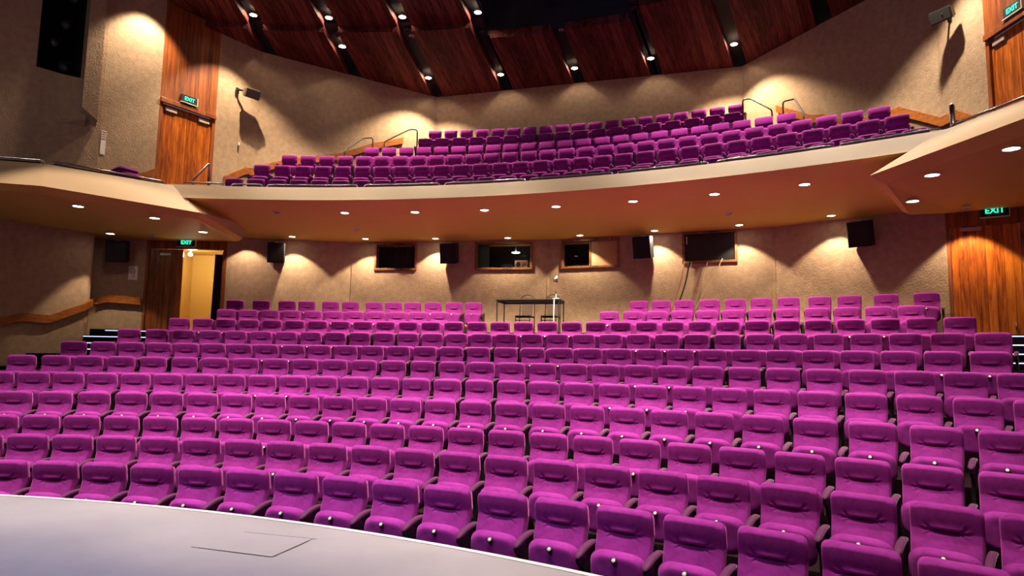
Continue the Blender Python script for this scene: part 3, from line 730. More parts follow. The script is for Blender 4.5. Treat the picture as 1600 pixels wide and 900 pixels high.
mb.add([sl(e0, 0, 8.72), sl(e1, 0, 8.72), sl(e1, 0, 7.75), sl(e1 - .1, 0, 7.52), sl(e0 - .1, 0, 7.55), sl(e0, -.14, 8.72), sl(e1, -.03, 8.72), sl(e1, -.03, 7.8), sl(e1 - .1, -.03, 7.6), sl(e0 - .1, -.14, 7.7)],
       [(5, 6, 7, 8, 9), (0, 1, 6, 5), (1, 2, 7, 6), (2, 3, 8, 7), (3, 4, 9, 8), (4, 0, 5, 9)])
struct(mb.obj('trim_5', M['wall']))
for i, (s, z, w) in enumerate(((h[0] + .2, 10.9, 'topmost'), (h[0] + .32, 10.15, 'second from top'), (h[0] + .55, 9.6, 'third from top'), (h[0] + .28, 9.05, 'lowest'))):
    t = thing('slot_spotlight', 'black stage spotlight in the dark wall slot, %s' % w, 'spotlight', sl(s, .45, z), math.atan2(n.y, n.x) - PI / 2 - .5, 'spotlights in the wall slot')
    MB().lathe([(.10, -.18), (.11, 0), (.115, .12), (.09, .13)], (0, 0, 0), 16, Matrix.Rotation(R2(100), 3, 'X')).obj('can', M['black'], t)
    MB().lathe([(.085, 0), (.07, .012)], (0, -.128, -.022), 16, Matrix.Rotation(R2(100), 3, 'X')).obj('lens', M['lens'], t)
    MB().tube([(-.13, 0, 0), (-.13, 0, .16), (.13, 0, .16), (.13, 0, 0)], .012, 6).obj('yoke', M['black'], t)
# timber bays with doors
for Q, i0, sd in ((UP, 5, 'left'), (UR, 7, 'right')):
    A, B = Q[2], Q[3]; Lg = math.hypot(B[0] - A[0], B[1] - A[1])
    d, n = out_n(A, B); rz = math.atan2(n.y, n.x) - PI / 2
    mid = Vector(((A[0] + B[0]) / 2, (A[1] + B[1]) / 2, 0))
    o = MB(); hw = Lg / 2 - .10
    for (cx, cz, w_, h_) in ((0, (8.88 + 12.4) / 2, Lg, 12.4 - 8.88), (-Lg / 2 + .05, 7.2, .10, 3.36), (Lg / 2 - .05, 7.2, .10, 3.36)):
        o.box((cx, .06, cz), (w_, .12, h_))
    o = struct(o.obj('wall_' + sd, M['panelwood'], None, (mid.x, mid.y, 0), rz))
    MB().bevbox((0, -.02, 8.90), (Lg - .02, .07, .13), .01).obj('door_head', M['panelwood'], o)
    for s in (-1, 1):
        x = s * (Lg / 4 - .05)
        dr = struct(MB().bevbox((0, 0, 0), (Lg / 2 - .108, .05, 2.98), .004).obj('door_%d' % (i0 + (s > 0)), M['door'], None, mid + n * .075 + d * (x if (Matrix.Rotation(rz, 3, 'Z') @ Vector((1, 0, 0))).dot(d) > 0 else -x) + Vector((0, 0, 7.33)), rz))
        MB().bevbox((s * .12, -.045, 1.36), (.32, .05, .10), .008).obj('door_closer', M['silver'] if sd == 'right' else M['white'], dr)

# wooden handrails of the balcony stairs
def inset(P, k=.10):
    return [(x * (1 - k / math.hypot(x, y)), y * (1 - k / math.hypot(x, y)), z) for x, y, z in P]
rail('wooden_handrail', inset([(-9.63, 22.78, 7.22), (-9.43, 23.40, 7.66), (-9.30, 23.70, 7.70), (-9.0, 24.08, 7.98), (-8.45, 24.73, 8.30), (-7.55, 25.79, 8.72), (-6.95, 26.49, 9.20), (-6.14, 27.45, 9.70)]), 'wooden handrail climbing the left balcony wall beside the seats', h=.22)
rail('wooden_handrail', inset([(9.62, 22.75, 7.35), (9.47, 23.26, 7.68), (9.30, 23.73, 7.70), (8.67, 24.47, 8.30), (8.45, 24.73, 8.26), (7.75, 25.55, 8.38), (7.25, 26.14, 8.86), (7.0, 26.4, 8.95), (6.19, 27.38, 9.70)]), 'wooden handrail climbing the right balcony wall behind the seats', h=.22)
rail('wooden_handrail', [(-10.52, 19.42, 6.60), (-10.43, 19.75, 6.52), (-10.22, 20.45, 6.75), (-10.12, 20.78, 7.0)], 'short wooden handrail left of the upper left door', h=.2)
# steel stair rails
def steel(pts, label, r=.022): return tube_rail('steel_stair_rail', pts, r, label, 'black', 'steel rails on the balcony stairs', .09)
steel([pol(-15.0, 24.9) + (7.2,), pol(-15.0, 24.9) + (8.22,), pol(-14.2, 25.7) + (8.87,), pol(-13.55, 25.7) + (8.89,), pol(-13.55, 25.7) + (7.57,)], 'lower of two black steel stair rails left of the balcony seats')
steel([pol(-12.9, 26.0) + (7.8,), pol(-12.9, 26.0) + (8.85,), pol(-11.5, 26.75) + (9.53,), pol(-10.95, 26.75) + (9.51,), pol(-10.95, 26.75) + (8.22,)], 'upper of two black steel stair rails left of the balcony seats')
steel([pol(11.05, 27.0) + (8.3,), pol(11.05, 27.0) + (9.66,), pol(11.5, 27.0) + (9.65,), pol(12.9, 26.3) + (8.95,), pol(12.9, 26.3) + (8.2,)], 'black steel stair rail right of the back balcony row')
steel([pol(13.6, 26.0) + (7.9,), pol(13.6, 26.0) + (9.02,), pol(14.3, 25.8) + (8.97,), pol(14.9, 25.2) + (8.3,), pol(14.9, 25.2) + (7.5,)], 'black steel stair rail nearest the right wooden handrail')
tag(MB().tube([pol(22.5, 21.5) + (5.6,), pol(22.5, 21.5) + (6.62,), pol(22.5, 21.5) + (6.66,)], [.045, .045, .02], 12).obj('chrome_post', M['chrome']), 'upright chrome post at right end of the balcony edge', 'post')
tube_rail('steel_stair_rail', [pol(-21.95, 21.2) + (5.62,), pol(-21.95, 21.2) + (6.2,), pol(-21.4, 21.6) + (6.74,), pol(-21.35, 21.6) + (6.0,)], .026, 'short chrome rail before the upper left door', 'chrome', 'steel rails on the balcony stairs', .05)

# stack of seat cushions on the left wing
hx, hy = -9.25, 18.95
for i in range(6):
    w = ['lowest', 'second', 'third', 'fourth', 'fifth', 'topmost'][i]
    c = cushion(6, 6, .62, -.055, .055, lambda x, z: -.25, lambda x, z: .25, n=6, roll=.4)
    # lay the slab flat with rounded rim
    c = MB(); bm = bmesh.new(); bmesh.ops.create_cube(bm, size=1)
    for v in bm.verts: v.co = Vector((v.co.x * .60, v.co.y * .48, v.co.z * .112))
    bmesh.ops.bevel(bm, geom=bm.edges[:], offset=.045, segments=3, affect='EDGES'); bm.verts.index_update()
    c.add([v.co.copy() for v in bm.verts], [[v.index for v in f.verts] for f in bm.faces], True); bm.free()
    tag(c.obj('seat_cushion', M['velvet'], None, (hx + .03 * math.sin(i * 2.3), hy + .03 * math.cos(i * 1.7), 5.717 + i * .113), -.35 + .12 * math.sin(i * 1.9)), 'dark purple seat cushion, %s of the stack on the left wing' % w, 'cushion', 'stacked purple cushions')

# ------------------------------------------------------------------ ceiling
mb = MB()
mb.strip(arc(24.0, -30, 30, 11.80), arc(30, -30, 30, 11.80)); 
mb.strip(arc(15.0, -40, 40, 12.05), arc(24.35, -40, 40, 12.05)); riser(mb, 24.0, 11.80, 12.05, 30)
mb2 = MB(); ring(mb2, 10, 24.7, 13.6, 5.6, 5.6); 
struct(mb2.obj('ceiling', M['matt_black']))
# split the lower deck around the lighting slot
mb = MB()
for sg in (-1, 1):
    mb.strip(arc(24.0, sg * 5.0, sg * 34, 11.80), arc(30, sg * 5.0, sg * 34, 11.80))
    mb.strip(arc(13.0, sg * 4.9, sg * 48, 12.05), arc(24.4, sg * 4.9, sg * 48, 12.05))
    mb.strip(arc(24.4, sg * 5.0, sg * 34, 11.80), arc(24.4, sg * 5.0, sg * 34, 12.05))
    a = [pol(sg * 4.95, r) for r in (13.0, 24.7)]; mb.strip([p + (11.9,) for p in a], [p + (13.6,) for p in a])
mb.strip(arc(24.7, -5.2, 5.2, 11.80), arc(30, -5.2, 5.2, 11.80)); mb.strip(arc(24.7, -5.2, 5.2, 11.6), arc(24.7, -5.2, 5.2, 13.6))
struct(mb.obj('ceiling', M['matt_black']))
ST = [-26.25 + 5.25 * i for i in range(11)]
HW = .215
def ceil_panel(a0, a1, Ra, Rb, z, label=None):
    ac = (a0 + a1) / 2; c = pol(ac, (Ra + Rb) / 2); n = 10; V = []
    rz = R2(-ac); inv = Matrix.Rotation(-rz, 3, 'Z')
    for R in (Ra, Rb):
        da = math.degrees(HW / R)
        for i in range(n + 1):
            p = pol(a0 + da + (a1 - a0 - 2 * da) * i / n, R); V.append(inv @ Vector((p[0] - c[0], p[1] - c[1], 0)))
    m = n + 1; T = [v + Vector((0, 0, .24)) for v in V]
    F = [(i, i + 1, m + i + 1, m + i) for i in range(n)]; k = 2 * m
    F2 = [(k + i, k + m + i, k + m + i + 1, k + i + 1) for i in range(n)]
    F3 = [(i, k + i, k + i + 1, i + 1) for i in range(n)] + [(m + i, m + i + 1, k + m + i + 1, k + m + i) for i in range(n)] + [(0, m, k + m, k), (n, k + n, k + m + n, m + n)]
    o = MB().add(V + T, F + F2 + F3).obj('ceiling_panel', M['ceil_wood'], None, (c[0], c[1], z), rz)
    return struct(o)
for a0, a1 in zip(ST[:-1], ST[1:]):
    inner = 24.68 if (a0 > -5.5 and a1 < 5.5) else 24.0
    ceil_panel(a0, a1, inner, 29.6, 11.51)
    if not (a0 > -5.5 and a1 < 5.5): ceil_panel(a0, a1, 15.0, 24.02, 11.70)
# trim round the slot
# lamps -----------------------------------------------------------------
def spot(loc, energy, size, col=(1, .78, .55), blend=.35, rad=.05, to=None, name='lamp'):
    l = bpy.data.lights.new(name, 'SPOT'); l.energy = energy; l.spot_size = R2(size); l.spot_blend = blend; l.color = col; l.shadow_soft_size = rad
    o = bpy.data.objects.new(name, l); C.objects.link(o); o.location = loc
    if to is not None: o.rotation_euler = (Vector(to) - Vector(loc)).to_track_quat('-Z', 'Y').to_euler()
    return o
def downlight(x, y, z, label, r=.085, glow='lamp', energy=60, size=95, group='round ceiling downlights', blend=.35, deep=0.0, col=(1, .76, .52), rad=.04):
    t = thing('downlight', label, 'light', (x, y, z), 0, group)
    MB().lathe([(r, .0), (r * 1.22, -.004), (r * 1.22, -.012), (r, -.014), (r, .02)], (0, 0, 0), 24).obj('rim', M['white'], t)
    MB().lathe([(r * .98, -.006), (r * .5, -.012), (.001, -.014)], (0, 0, 0), 24).obj('glow_disc', M[glow], t)
    l = spot((x, y, z - .03), energy, size, col, blend, rad); l.name = 'downlight_lamp'
    return t
E_UP, E_T2, E_A, E_B = 1350, 1400, 680, 235
lowA = [-15.6, -10.6, -5.3, 0.0, 5.2, 10.5]
for i, a in enumerate(lowA):
    p = pol(a, 27.4 if i else 25.05)
    hot = i in (1, 5)
    downlight(p[0], p[1], 11.60, 'bright round lamp in the rear ceiling slots above the balcony seats, %s from left' % ordinal(i + 1), .10, 'lamp_hot', E_UP * (1.0 if hot else .35), 114 if hot else 62, 'lamps in the ceiling slots', .45)
p = pol(15.75, 25.0)
for i, a in enumerate((-21.0, -15.75, -10.5, -5.1)):
    p = pol(a, 23.75)
    downlight(p[0], p[1], 11.83, 'round lamp in the front ceiling slots, %s from left' % ordinal(i + 1), .10, 'lamp', E_T2, 92, 'lamps in the ceiling slots', .45)
# lamps continuing along the same slots towards the stage and to the right (out of view)
HOUSE = []
l = spot((-9.62, 20.02, 11.6), E_T2 * .55, 86, (1, .78, .56), .5, .08, (-10.25, 20.25, 8.6)); l.name = 'house_lamp'
for a in (5.25, 10.5, 15.75, 21.0): HOUSE.append((a, 23.75, 11.76, E_T2, 92))
for a, R, z, e, s in HOUSE:
    p = pol(a, R); l = spot((p[0], p[1], z - .2), e, s, (1, .80, .60), .5, .08); l.name = 'house_lamp'
for a in (-21, -10.5, 0, 10.5, 21):
    for R, e, Rt, s in ((16.3, 2700, 18.0, 46), (13.4, 2700, 15.6, 44), (10.5, 2900, 13.7, 44)):
        p = pol(a, R); q = pol(a, Rt); l = spot((p[0], p[1], 11.66), e, s, (1, .80, .64), .45, .08, (q[0], q[1], 1.0)); l.name = 'house_lamp'
for i, a in enumerate(lowA):      # spill of the recessed lamps on their slot walls
    p = pol(a, 27.4 if i else 25.05); l = spot((p[0], p[1], 11.70), 26, 165, (1, .78, .55), .3, .03); l.name = 'lamp_spill'
for a in (-21.0, -15.75, -10.5, -5.1):
    p = pol(a, 23.75); l = spot((p[0], p[1], 11.93), 45, 165, (1, .78, .55), .3, .03); l.name = 'lamp_spill'
def soff(R): return 5.44 - (R - 19.85) * .033
for i, a in enumerate((-16.2, -11.7, -7.0, -2.4, 2.2, 6.9, 11.5, 16.1)):
    R = 20.95; p = pol(a, R); z = soff(R) - .002
    if i == 0:
        t = thing('ceiling_speaker', 'small slotted round grille leftmost in the front soffit lamp row', 'vent', (p[0], p[1], z))
        MB().lathe([(.11, 0), (.11, -.012), (.085, -.02), (.085, .0)], (0, 0, 0), 20).obj('rim', M['white'], t)
        g = MB()
        for k in (-1, 0, 1): g.box((k * .05, 0, -.012), (.024, .13, .008))
        g.obj('slats', M['black'], t)
    else:
        downlight(p[0], p[1], z, 'round downlight in the front row under the balcony, %s lit from left' % ordinal(i), .095, 'lamp', E_A, 128, 'downlights under the balcony')
for i, a in enumerate((-17.5, -12.6, -7.75, -2.85, 1.95, 6.7, 11.65, 16.5)):
    R = 23.86 if i not in (3, 4) else 23.95
    if i in (0, 7): R = 23.7
    p = pol(a, R); z = soff(R) - .002
    downlight(p[0], p[1], z, 'round downlight close to the back wall under the balcony, %s from left' % ordinal(i + 1), .085, 'lamp', E_B, 102, 'downlights under the balcony', .25)
for x, y, z, lab in ((-8.33, 17.06, 4.985, 'foremost downlight under the left balcony wing'), (-7.68, 18.36, 4.983, 'middle downlight under the left balcony wing'), (-7.88, 20.05, 5.0, 'downlight under left wing nearest the open doorway'), (-11.05, 20.3, 5.125, 'downlight under left wing nearest the rounded corner'),
                     (7.36, 18.26, 4.983, 'second downlight from the tip under the right wing'), (7.95, 17.08, 4.985, 'foremost downlight under the right balcony wing'), (7.62, 20.15, 5.0, 'downlight under right wing nearest the back wall')):
    downlight(x, y, z - .012, lab, .10, 'lamp', 200, 76, 'downlights under the balcony', .3)
l = spot((-8.32, 22.12, 5.31), 170, 102, (1, .76, .52), .25, .04); l.name = 'downlight_lamp'
p_, _ = at_wall(WK, DR, 9.2, 5.0, .45)
l = spot((p_.x, p_.y, 5.10), 240, 94, (1, .76, .52), .25, .04); l.name = 'downlight_lamp'
# detectors
for (x, y, z, lab) in ((-4.86, 22.16, 5.362, 'white smoke detector under the balcony, left of centre'), (4.52, 22.19, 5.36, 'white smoke detector under the balcony, right of centre'), (8.9, 21.4, 5.105, 'white smoke detector by the lower right EXIT sign'), (-10.1, 20.75, 5.11, 'white smoke detector by the lower left EXIT sign')):
    t = thing('smoke_detector', lab, 'smoke detector', (x, y, z), 0, 'smoke detectors')
    MB().lathe([(.075, 0), (.075, -.02), (.055, -.045)], (0, 0, 0), 20).obj('base', M['white'], t)
    MB().lathe([(.04, -.046), (.035, -.062), (.01, -.066)], (0, 0, 0), 16).obj('sensor', M['silver'], t)
for a, R, lab in ((-10.45, 24.75, 'left'), (.05, 25.1, 'middle'), (10.6, 24.75, 'right')):
    p = pol(a, R); t = thing('smoke_detector', 'small pale detector on a dark ceiling slot, %s one of three' % lab, 'smoke detector', (p[0], p[1], 11.745), 0, 'smoke detectors')
    MB().lathe([(.085, 0.05), (.085, 0.0), (.06, -.02)], (0, 0, 0), 18).obj('base', M['white'], t)
    MB().lathe([(.04, -.021), (.03, -.03)], (0, 0, 0), 14).obj('sensor', M['tan'], t)
    p = pol(a, R - .55 if R > 25 else R - .42)
for a, R, lab in ((-15.7, 24.6, 'second'), (-10.5, 24.4, 'third'), (-5.3, 24.75, 'fourth'), (5.3, 24.5, 'fifth')):
    p = pol(a, R); tag(MB().lathe([(.12, .06), (.12, 0), (.09, -.015), (.085, .03)], (p[0], p[1], 11.74), 20).obj('ceiling_socket', M['black']), 'black round socket near front of the %s ceiling slot from left' % lab, 'socket', 'sockets in the ceiling slots')
# lighting gear in the dark slot
mb = MB().tube([(-1.85, 23.2, 12.75), (1.85, 23.2, 12.75)], .03, 8)
tag(mb.obj('lighting_bar', M['black']), 'dark pipe crossing the ceiling opening above the balcony', 'pipe')
for x, y, w in ((-.25, 23.2, 'left'), (.75, 22.9, 'right')):
    t = thing('stage_spotlight', 'dark stage spotlight hanging in the ceiling opening, %s of two' % w, 'spotlight', (x, y, 12.35), .3, 'spotlights in the ceiling opening')
    MB().lathe([(.12, -.25), (.13, .1), (.15, .22), (.13, .23)], (0, 0, 0), 16, Matrix.Rotation(R2(120), 3, 'X')).obj('can', M['black'], t)
    MB().lathe([(.12, 0), (.08, .02)], (0, -.2, -.115), 16, Matrix.Rotation(R2(120), 3, 'X')).obj('lens', M['chrome'], t)
    MB().tube([(-.17, 0, 0), (-.17, 0, .3), (.17, 0, .3), (.17, 0, 0)], .014, 6).obj('yoke', M['black'], t)

# ------------------------------------------------------------------ fittings
def bez_text(body, size, parent, name, m, loc, depth=.004):
    cu = bpy.data.curves.new(name, 'FONT'); cu.body = body; cu.size = size; cu.align_x = 'CENTER'; cu.align_y = 'CENTER'; cu.extrude = depth; cu.offset = size * .018
    tmp = bpy.data.objects.new(name, cu); C.objects.link(tmp)
    bpy.context.view_layer.update()
    me = bpy.data.meshes.new_from_object(tmp.evaluated_get(bpy.context.evaluated_depsgraph_get()))
    bpy.data.objects.remove(tmp)
    me.transform(Matrix.Rotation(R2(90), 4, 'X')); me.materials.clear(); me.materials.append(m)
    o = bpy.data.objects.new(name, me); C.objects.link(o); o.parent = parent; o.location = loc
    return o
def exit_sign(A, B, x, z, lab, w=.50, h=.235, off=.035):
    p, rz = at_wall(A, B, x, z, off)
    t = thing('exit_sign', lab, 'exit sign', p, rz, 'green EXIT signs')
    MB().bevbox((0, 0, 0), (w, .06, h), .008).obj('sign_box', M['matt_black'], t)
    f = MB()
    f.box((0, -.012, -h / 2 - .008), (w + .03, .075, .018)); f.box((w / 2 + .008, -.012, 0), (.016, .075, h))
    f.obj('sign_frame', M['white'], t)
    bez_text('EXIT', h * .66, t, 'letters', M['exit_green'], (0, -.036, 0))
exit_sign(UP[2], UP[3], -10.005, 9.135, 'green EXIT sign above the upper left door', .46, .22)
exit_sign(UR[2], UR[3], 10.0, 9.11, 'green EXIT sign above the upper right door', .48, .22)
exit_sign(DL, WJ, -10.08, 5.105, 'green EXIT sign above the lower left doorway', .50, .22)
exit_sign(WK, DR, 9.62, 5.125, 'green EXIT sign above the lower right double door', .46, .24)

def speaker(p, rz, tilt, lab, s=(.46, .34, .56), group='black wall speakers', yaw=0):
    t = thing('wall_speaker', lab, 'speaker', p, rz + yaw, group)
    m = Matrix.Rotation(tilt, 3, 'X')
    MB().bevbox((0, 0, 0), s, .015, 0, m).obj('cabinet', M['matt_black'], t)
    MB().bevbox(m @ Vector((0, -s[1] / 2 - .006, 0)), (s[0] * .92, .014, s[2] * .92), .005, 0, m).obj('grille', M['speaker_cloth'], t)
    MB().tube([m @ Vector((0, s[1] / 2 - .02, 0)), m @ Vector((0, s[1] / 2 + .1, .02))], .025, 8).obj('bracket', M['silver'], t)
    MB().bevbox(m @ Vector((0, .02, s[2] / 2 + .01)), (.09, .06, .02), .004, 0, m).obj('clip', M['silver'], t)
speaker(Vector((-7.62, 22.61, 4.87)), at_wall(WJ, W1, -7.6, 4)[1], R2(12), 'black wall speaker right of the lower left doorway', yaw=.15)
speaker(Vector((-2.84, 23.76, 4.89)), at_wall(W1, W2, -3, 4)[1], R2(12), 'black wall speaker between the two left booth windows', yaw=.0)
speaker(Vector((2.49, 23.80, 4.90)), at_wall(W2, W3, 2, 4)[1], R2(12), 'black wall speaker between tan-shuttered window and black screen', yaw=-.1)
speaker(Vector((7.30, 22.66, 4.86)), at_wall(W3, WK, 7, 4)[1], R2(12), 'black wall speaker left of the lower right double door', yaw=-.05)
speaker(Vector((-11.57, 21.04, 4.77)), at_wall(CB, DL, -11.6, 4)[1], R2(12), 'black wall speaker above the paper notice on lower left wall', (.52, .3, .58), yaw=.1)
def small_speaker(p, rz, tilt, yaw, lab, mc='speaker_lit', mg='speaker_cloth2'):
    t = thing('upper_speaker', lab, 'speaker', p, rz, 'small upper speakers')
    m = Matrix.Rotation(yaw, 3, 'Z') @ Matrix.Rotation(tilt, 3, 'X')
    bm = bmesh.new(); bmesh.ops.create_cube(bm, size=1)
    for v in bm.verts:
        k = .8 if v.co.y > 0 else 1.0
        v.co = Vector((v.co.x * .50 * k, v.co.y * .26, v.co.z * .30 * k))
    bmesh.ops.bevel(bm, geom=bm.edges[:], offset=.03, segments=3, affect='EDGES'); bm.verts.index_update()
    MB().add([m @ v.co for v in bm.verts], [[v.index for v in f.verts] for f in bm.faces]).obj('cabinet', M[mc], t); bm.free()
    MB().bevbox(m @ Vector((0, -.132, 0)), (.44, .012, .25), .004, 0, m).obj('grille', M[mg], t)
    MB().lathe([(.014, 0), (.012, .006)], m @ Vector((.06, -.14, .01)), 10, m @ Matrix.Rotation(R2(90), 3, 'X')).obj('badge', M['chrome'], t)
    MB().tube([m @ Vector((-.12, .12, .04)), Vector((-.22, .24, .08)), Vector((-.24, .33, .08))], .03, 8).bevbox((-.24, .335, .08), (.10, .03, .18), .005).obj('bracket', M['black'], t)
small_speaker(Vector((-9.12, 23.03, 9.86)), at_wall(UP[1], UP[2], -9.5, 9)[1], R2(20), -.1, 'small brightly lit speaker on upper left wall beside timber door bay')
small_speaker(Vector((9.20, 22.93, 9.82)), at_wall(UR[1], UR[2], 9.5, 9)[1], R2(20), .42, 'small shaded speaker on upper right wall beside timber door bay', 'speaker_shaded', 'mesh_shaded')
# wall control, notices
p, rz = at_wall(UP[1], UP[2], -9.52, 8.27, .02)
t = thing('wall_control', 'small wall control below the brightly lit speaker, upper left wall', 'switch', p, rz)
MB().bevbox((0, 0, .07), (.06, .04, .10), .006).obj('box', M['white'], t); MB().bevbox((-.01, 0, -.06), (.035, .03, .16), .006).obj('grip', M['tan'], t)
p, rz = at_wall(CB, DL, -11.42, 4.215, .006)
t = thing('paper_notice', 'white paper notice with dark sketch right of the lower left speaker', 'notice', p, rz)
MB().box((0, 0, 0), (.235, .004, .385)).obj('sheet', M['paper'], t)
s = MB()
pts = [(-.06, .12), (.02, .14), (.06, .08), (-.02, .05), (.05, 0), (.0, -.04), (.06, -.08), (-.02, -.12)]
s.tube([(x, -.004, z) for x, z in pts], .006, 5); s.tube([(-.07, -.004, .1), (-.08, -.004, .02), (-.03, -.004, .02), (-.04, -.004, -.02)], .005, 5)
s.tube([(.04, -.004, .12), (.07, -.004, .04), (.03, -.004, -.01)], .005, 5)
s.obj('drawing', M['ink'], t)
p, rz = at_wall(UP[3], UP[4], -10.615, 7.28, .01)
t = thing('paper_notice', 'white sign with red lines at the corner of upper left walls', 'notice', p, rz)
MB().box((0, 0, 0), (.12, .004, .62)).obj('sheet', M['paper'], t)
s = MB()
for k in range(4): s.box((0, -.004, .27 - .06 * k), (.10, .003, .018))
s.obj('lines', M['red'], t)

# control desk
t = thing('control_desk', 'black steel-legged desk standing in the gap of the upper rows', 'desk', (-.10, 22.30, 2.6), R2(2))
MB().bevbox((0, 0, .805), (1.56, .74, .035), .006).obj('desk_top', M['black'], t)
MB().box((0, -.34, .77), (1.5, .022, .03)).box((0, .34, .77), (1.5, .022, .03)).box((-.74, 0, .77), (.022, .68, .03)).box((.74, 0, .77), (.022, .68, .03)).obj('apron', M['black'], t)
for sx_ in (-.755, .755):
    for sy_ in (-.345, .345): MB().box((sx_, sy_, .395), (.026, .026, .79)).obj('leg', M['black'], t)
def desk_chair(x, y, lab):
    t = thing('stacking_chair', lab, 'chair', (x, y, 2.6), R2(-2), 'chairs at the control desk')
    MB().bevbox((0, 0, .46), (.40, .40, .035), .014).obj('seat', M['matt_black'], t)
    back = MB()
    V = []; n = 8
    for j in range(7):
        zz = .50 + .47 * j / 6; yy = .19 + .06 * (j / 6)
        for i in range(n + 1):
            xx = -.135 + .27 * i / n; V.append((xx, yy + .02 * (1 - (xx / .135) ** 2), zz))
    m_ = n + 1
    back.add(V + [(a, b + .02, c) for a, b, c in V], [(j * m_ + i, j * m_ + i + 1, (j + 1) * m_ + i + 1, (j + 1) * m_ + i) for j in range(6) for i in range(n)] + [(7 * m_ + j * m_ + i, 7 * m_ + (j + 1) * m_ + i, 7 * m_ + (j + 1) * m_ + i + 1, 7 * m_ + j * m_ + i + 1) for j in range(6) for i in range(n)], True)
    back.obj('backrest', M['tan'], t)
    MB().tube([(-.205, .19, .0), (-.20, .21, .46), (-.195, .25, .88), (-.15, .265, .99), (-.07, .27, 1.035), (0, .27, 1.045), (.07, .27, 1.035), (.15, .265, .99), (.195, .25, .88), (.20, .21, .46), (.205, .19, .0)], .012, 8).obj('back_frame', M['black'], t)
    for s in (-1, 1): MB().tube([(s * .19, -.19, .0), (s * .185, -.18, .44), (s * .185, .2, .44)], .012, 8).obj('leg', M['black'], t)
    MB().tube([(-.186, -.185, .36), (.186, -.185, .36)], .009, 6).obj('stretcher', M['black'], t)
desk_chair(-.42, 22.95, 'tan-backed black chair behind the desk, left one')
desk_chair(.25, 22.95, 'tan-backed black chair behind the desk, beside the lamp')
t = thing('desk_lamp', 'silver desk lamp clamped to the right end of the control desk', 'lamp', (.56, 22.16, 3.425))
MB().lathe([(.09, 0), (.09, .02), (.03, .035)], (0, 0, 0), 20).obj('base', M['white'], t)
MB().tube([(0, 0, .03), (.0, 0, .13)], .009, 8).obj('stem', M['white'], t)
MB().tube([(0, 0, .13), (-.005, 0, .24)], .012, 8).obj('grip', M['black'], t)
MB().tube([(-.005, 0, .24), (.01, 0, .40), (0, 0, .46)], .004, 6).obj('gooseneck', M['chrome'], t)
MB().lathe([(.018, .10), (.03, .085), (.045, .02), (.062, -.055), (.058, -.055), (.04, .02), (.001, .07)], (.0, -.02, .47), 20, Matrix.Rotation(R2(14), 3, 'Y')).obj('shade', M['chrome'], t)
tag(MB().tube([(.575, 21.88, 3.40), (.57, 21.87, 2.95), (.58, 21.86, 2.75), (.62, 21.85, 2.62)], .012, 6).obj('lamp_cable', M['white']), 'white cable hanging from the desk under the lamp', 'cable')

# cables below the black screen
p0, rz = at_wall(W2, W3, 3.55, 4.52, .05)
def cable(x0, x1, z0, z1, sag, m, lab, r=.012, off=.07):
    a, _ = at_wall(W2, W3, x0, z0, off); b, _ = at_wall(W2, W3, x1, z1, off + .06); pts = []
    for i in range(13):
        t = i / 12; q = a.lerp(b, t); q.x += sag * math.sin(t * PI); q.z += .0; pts.append(q)
    tag(MB().tube(pts, r, 6).obj('cable', M[m]), lab, 'cable', 'cables under the black screen')
cable(3.64, 3.26, 4.52, 3.2, .06, 'cable_a', 'thick black cable hanging from the black screen', .02)
cable(3.70, 3.36, 4.50, 3.2, .05, 'cable_b', 'pale cable beside the thick black one under the screen', .010, .07)
cable(3.53, 3.18, 4.52, 3.2, .04, 'cable_r', 'red cable hanging left under the black screen', .009, .11)
cable(4.08, 3.66, 4.47, 3.2, .03, 'cable_b', 'middle slanting cable under the black screen', .008)
cable(4.44, 3.72, 4.56, 3.2, .02, 'cable_b', 'rightmost slanting pale cable under the black screen', .012)

# ------------------------------------------------------------------ stage
pl = [pol(a, 11.07) for a in range(-34, 49, 2)]
poly = pl + [(11.5, 3.0), (11.5, -3.5), (-8.5, -3.5), (-8.5, 3.0)]
mb = MB().prism(poly, 0.0, 0.9); struct(mb.obj('floor', M['stage']))
mb = MB(); mb.strip([p + (.903,) for p in [pol(a, 11.035) for a in range(-34, 49, 2)]], [p + (.903,) for p in [pol(a, 11.078) for a in range(-34, 49, 2)]])
mb.strip([p + (.903,) for p in [pol(a, 11.078) for a in range(-34, 49, 2)]], [p + (.80,) for p in [pol(a, 11.078) for a in range(-34, 49, 2)]])
struct(mb.obj('trim_6', M['edge']))
t = thing('stage_hatch', 'closed trapdoor outlined by thin dark seams on the stage floor', 'hatch', (0, 0, .9))
q = [(.95, 10.675), (1.50, 10.682), (1.468, 10.287), (.95, 10.29)]
MB().prism([(.955, 10.67), (1.475, 10.677), (1.462, 10.292), (.955, 10.295)], .0005, .003).obj('lid', M['stage'], t)
sm = MB()
def seamline(a, b, w=.006):
    a, b = Vector(a + (.0035,)), Vector(b + (.0035,)); d_ = (b - a).normalized(); n_ = Vector((-d_.y, d_.x, 0)) * w / 2
    sm.add([a + n_, b + n_, b - n_, a - n_], [(0, 1, 2, 3)])
seamline((.98, 10.672), (1.505, 10.682)); seamline((.90, 10.30), (1.470, 10.287)); seamline((1.470, 10.287), (1.482, 10.635))
sm.obj('seam', M['seam'], t)

# ------------------------------------------------------------------ light
w = bpy.data.worlds.new('world'); S.world = w; w.use_nodes = True
bg = w.node_tree.nodes['Background']; bg.inputs[0].default_value = (0.85, 0.62, 0.60, 1); bg.inputs[1].default_value = .13
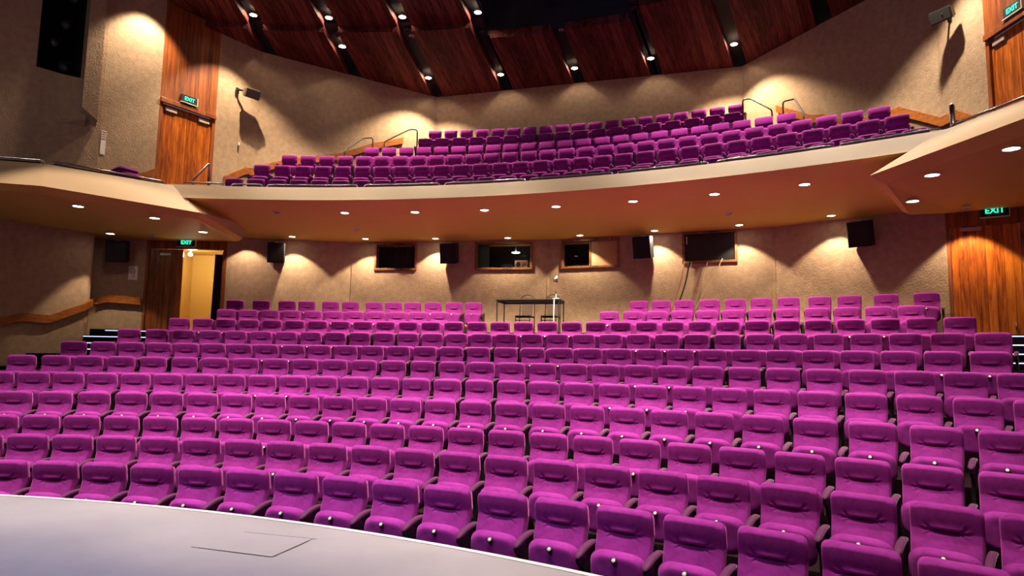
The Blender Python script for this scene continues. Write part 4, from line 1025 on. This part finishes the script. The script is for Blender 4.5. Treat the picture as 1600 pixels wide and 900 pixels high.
# unseen spots added above the stage to brighten the balcony front and stage floor
for x, y, e, tx in ((-6, 4.5, 600, -6), (0, 3.5, 480, 0), (6, 4.5, 480, 7)):
    l = spot((x, y, 10.5), e, 54, (1.0, .84, .80), .8, .35, (tx * 1.25, 20.3, 5.9)); l.name = 'balcony_fill_lamp'
for x, y, e, c, tx, ty in ((-5.0, 8.0, 1500, (1.0, .90, .84), -2.5, 10.5), (4.0, 9.0, 450, (1.0, .88, .88), 2.5, 10.8), (-2.0, 5.0, 3400, (.55, .55, 1.0), .3, 8.3)):
    l = spot((x, y, 10.2), e, 50, c, .9, .3, (tx, ty, .9)); l.name = 'stage_wash_lamp'
l = bpy.data.lights.new('corridor_lamp', 'POINT'); l.energy = 55; l.color = (1, .82, .42); l.shadow_soft_size = .08
o = bpy.data.objects.new('corridor_lamp', l); C.objects.link(o); q = cor(s_m - .1, .9, 4.9); o.location = q
q = cor(s_m + .12, .5, 5.0)
t = thing('corridor_light', 'bright lamp just inside the top of the open left doorway', 'light', cor(s_m + .1, .28, 4.80))
MB().lathe([(.05, .06), (.055, .0), (.03, -.02)], (0, 0, 0), 16).obj('globe', M['lamp_hot'], t); MB().cyl((0, 0, .06), (0, 0, .30), .02).obj('stem', M['white'], t)
p, rz = at_wall(W1, W2, -1.28, 5.10, -1.5)
t = thing('booth_light', 'round lamp inside the projector window of the booth', 'light', (p.x, p.y, 5.19))
MB().lathe([(.12, 0), (.12, -.015), (.10, -.02)], (0, 0, 0), 20).obj('glow_disc', M['lamp'], t); MB().cyl((0, 0, 0), (0, 0, .30), .02).obj('stem', M['black'], t)
l = spot((-.95, 24.75, 5.15), 6, 95, (1, .8, .55), .5, .05); l.name = 'booth_lamp'
l = bpy.data.lights.new('grid_work_light', 'POINT'); l.energy = 25; l.color = (.25, .25, 1); l.shadow_soft_size = .2
o = bpy.data.objects.new('grid_work_light', l); C.objects.link(o); o.location = (0.6, 21.6, 13.1)

# ------------------------------------------------------------------ camera
cam = bpy.data.cameras.new('camera'); co = bpy.data.objects.new('camera', cam); C.objects.link(co)
cam.sensor_width = 36; cam.lens = 1015.3 / 1600 * 36; cam.clip_start = .05; cam.clip_end = 200
r_, u_, f_ = Vector((0.96159, 0.274059, 0.015371)), Vector((0.013823, -0.104275, 0.994452)), Vector((-0.274141, 0.956043, 0.104058))
m = Matrix((r_, u_, -f_)).transposed().to_4x4(); m.translation = Vector((3.81586, 6.96764, 2.06047)); co.matrix_world = m
S.camera = co
S.view_settings.view_transform = 'Standard'; S.view_settings.look = 'None'; S.view_settings.gamma = 1.0; S.view_settings.use_curve_mapping = False
S.view_settings.exposure = 0.0
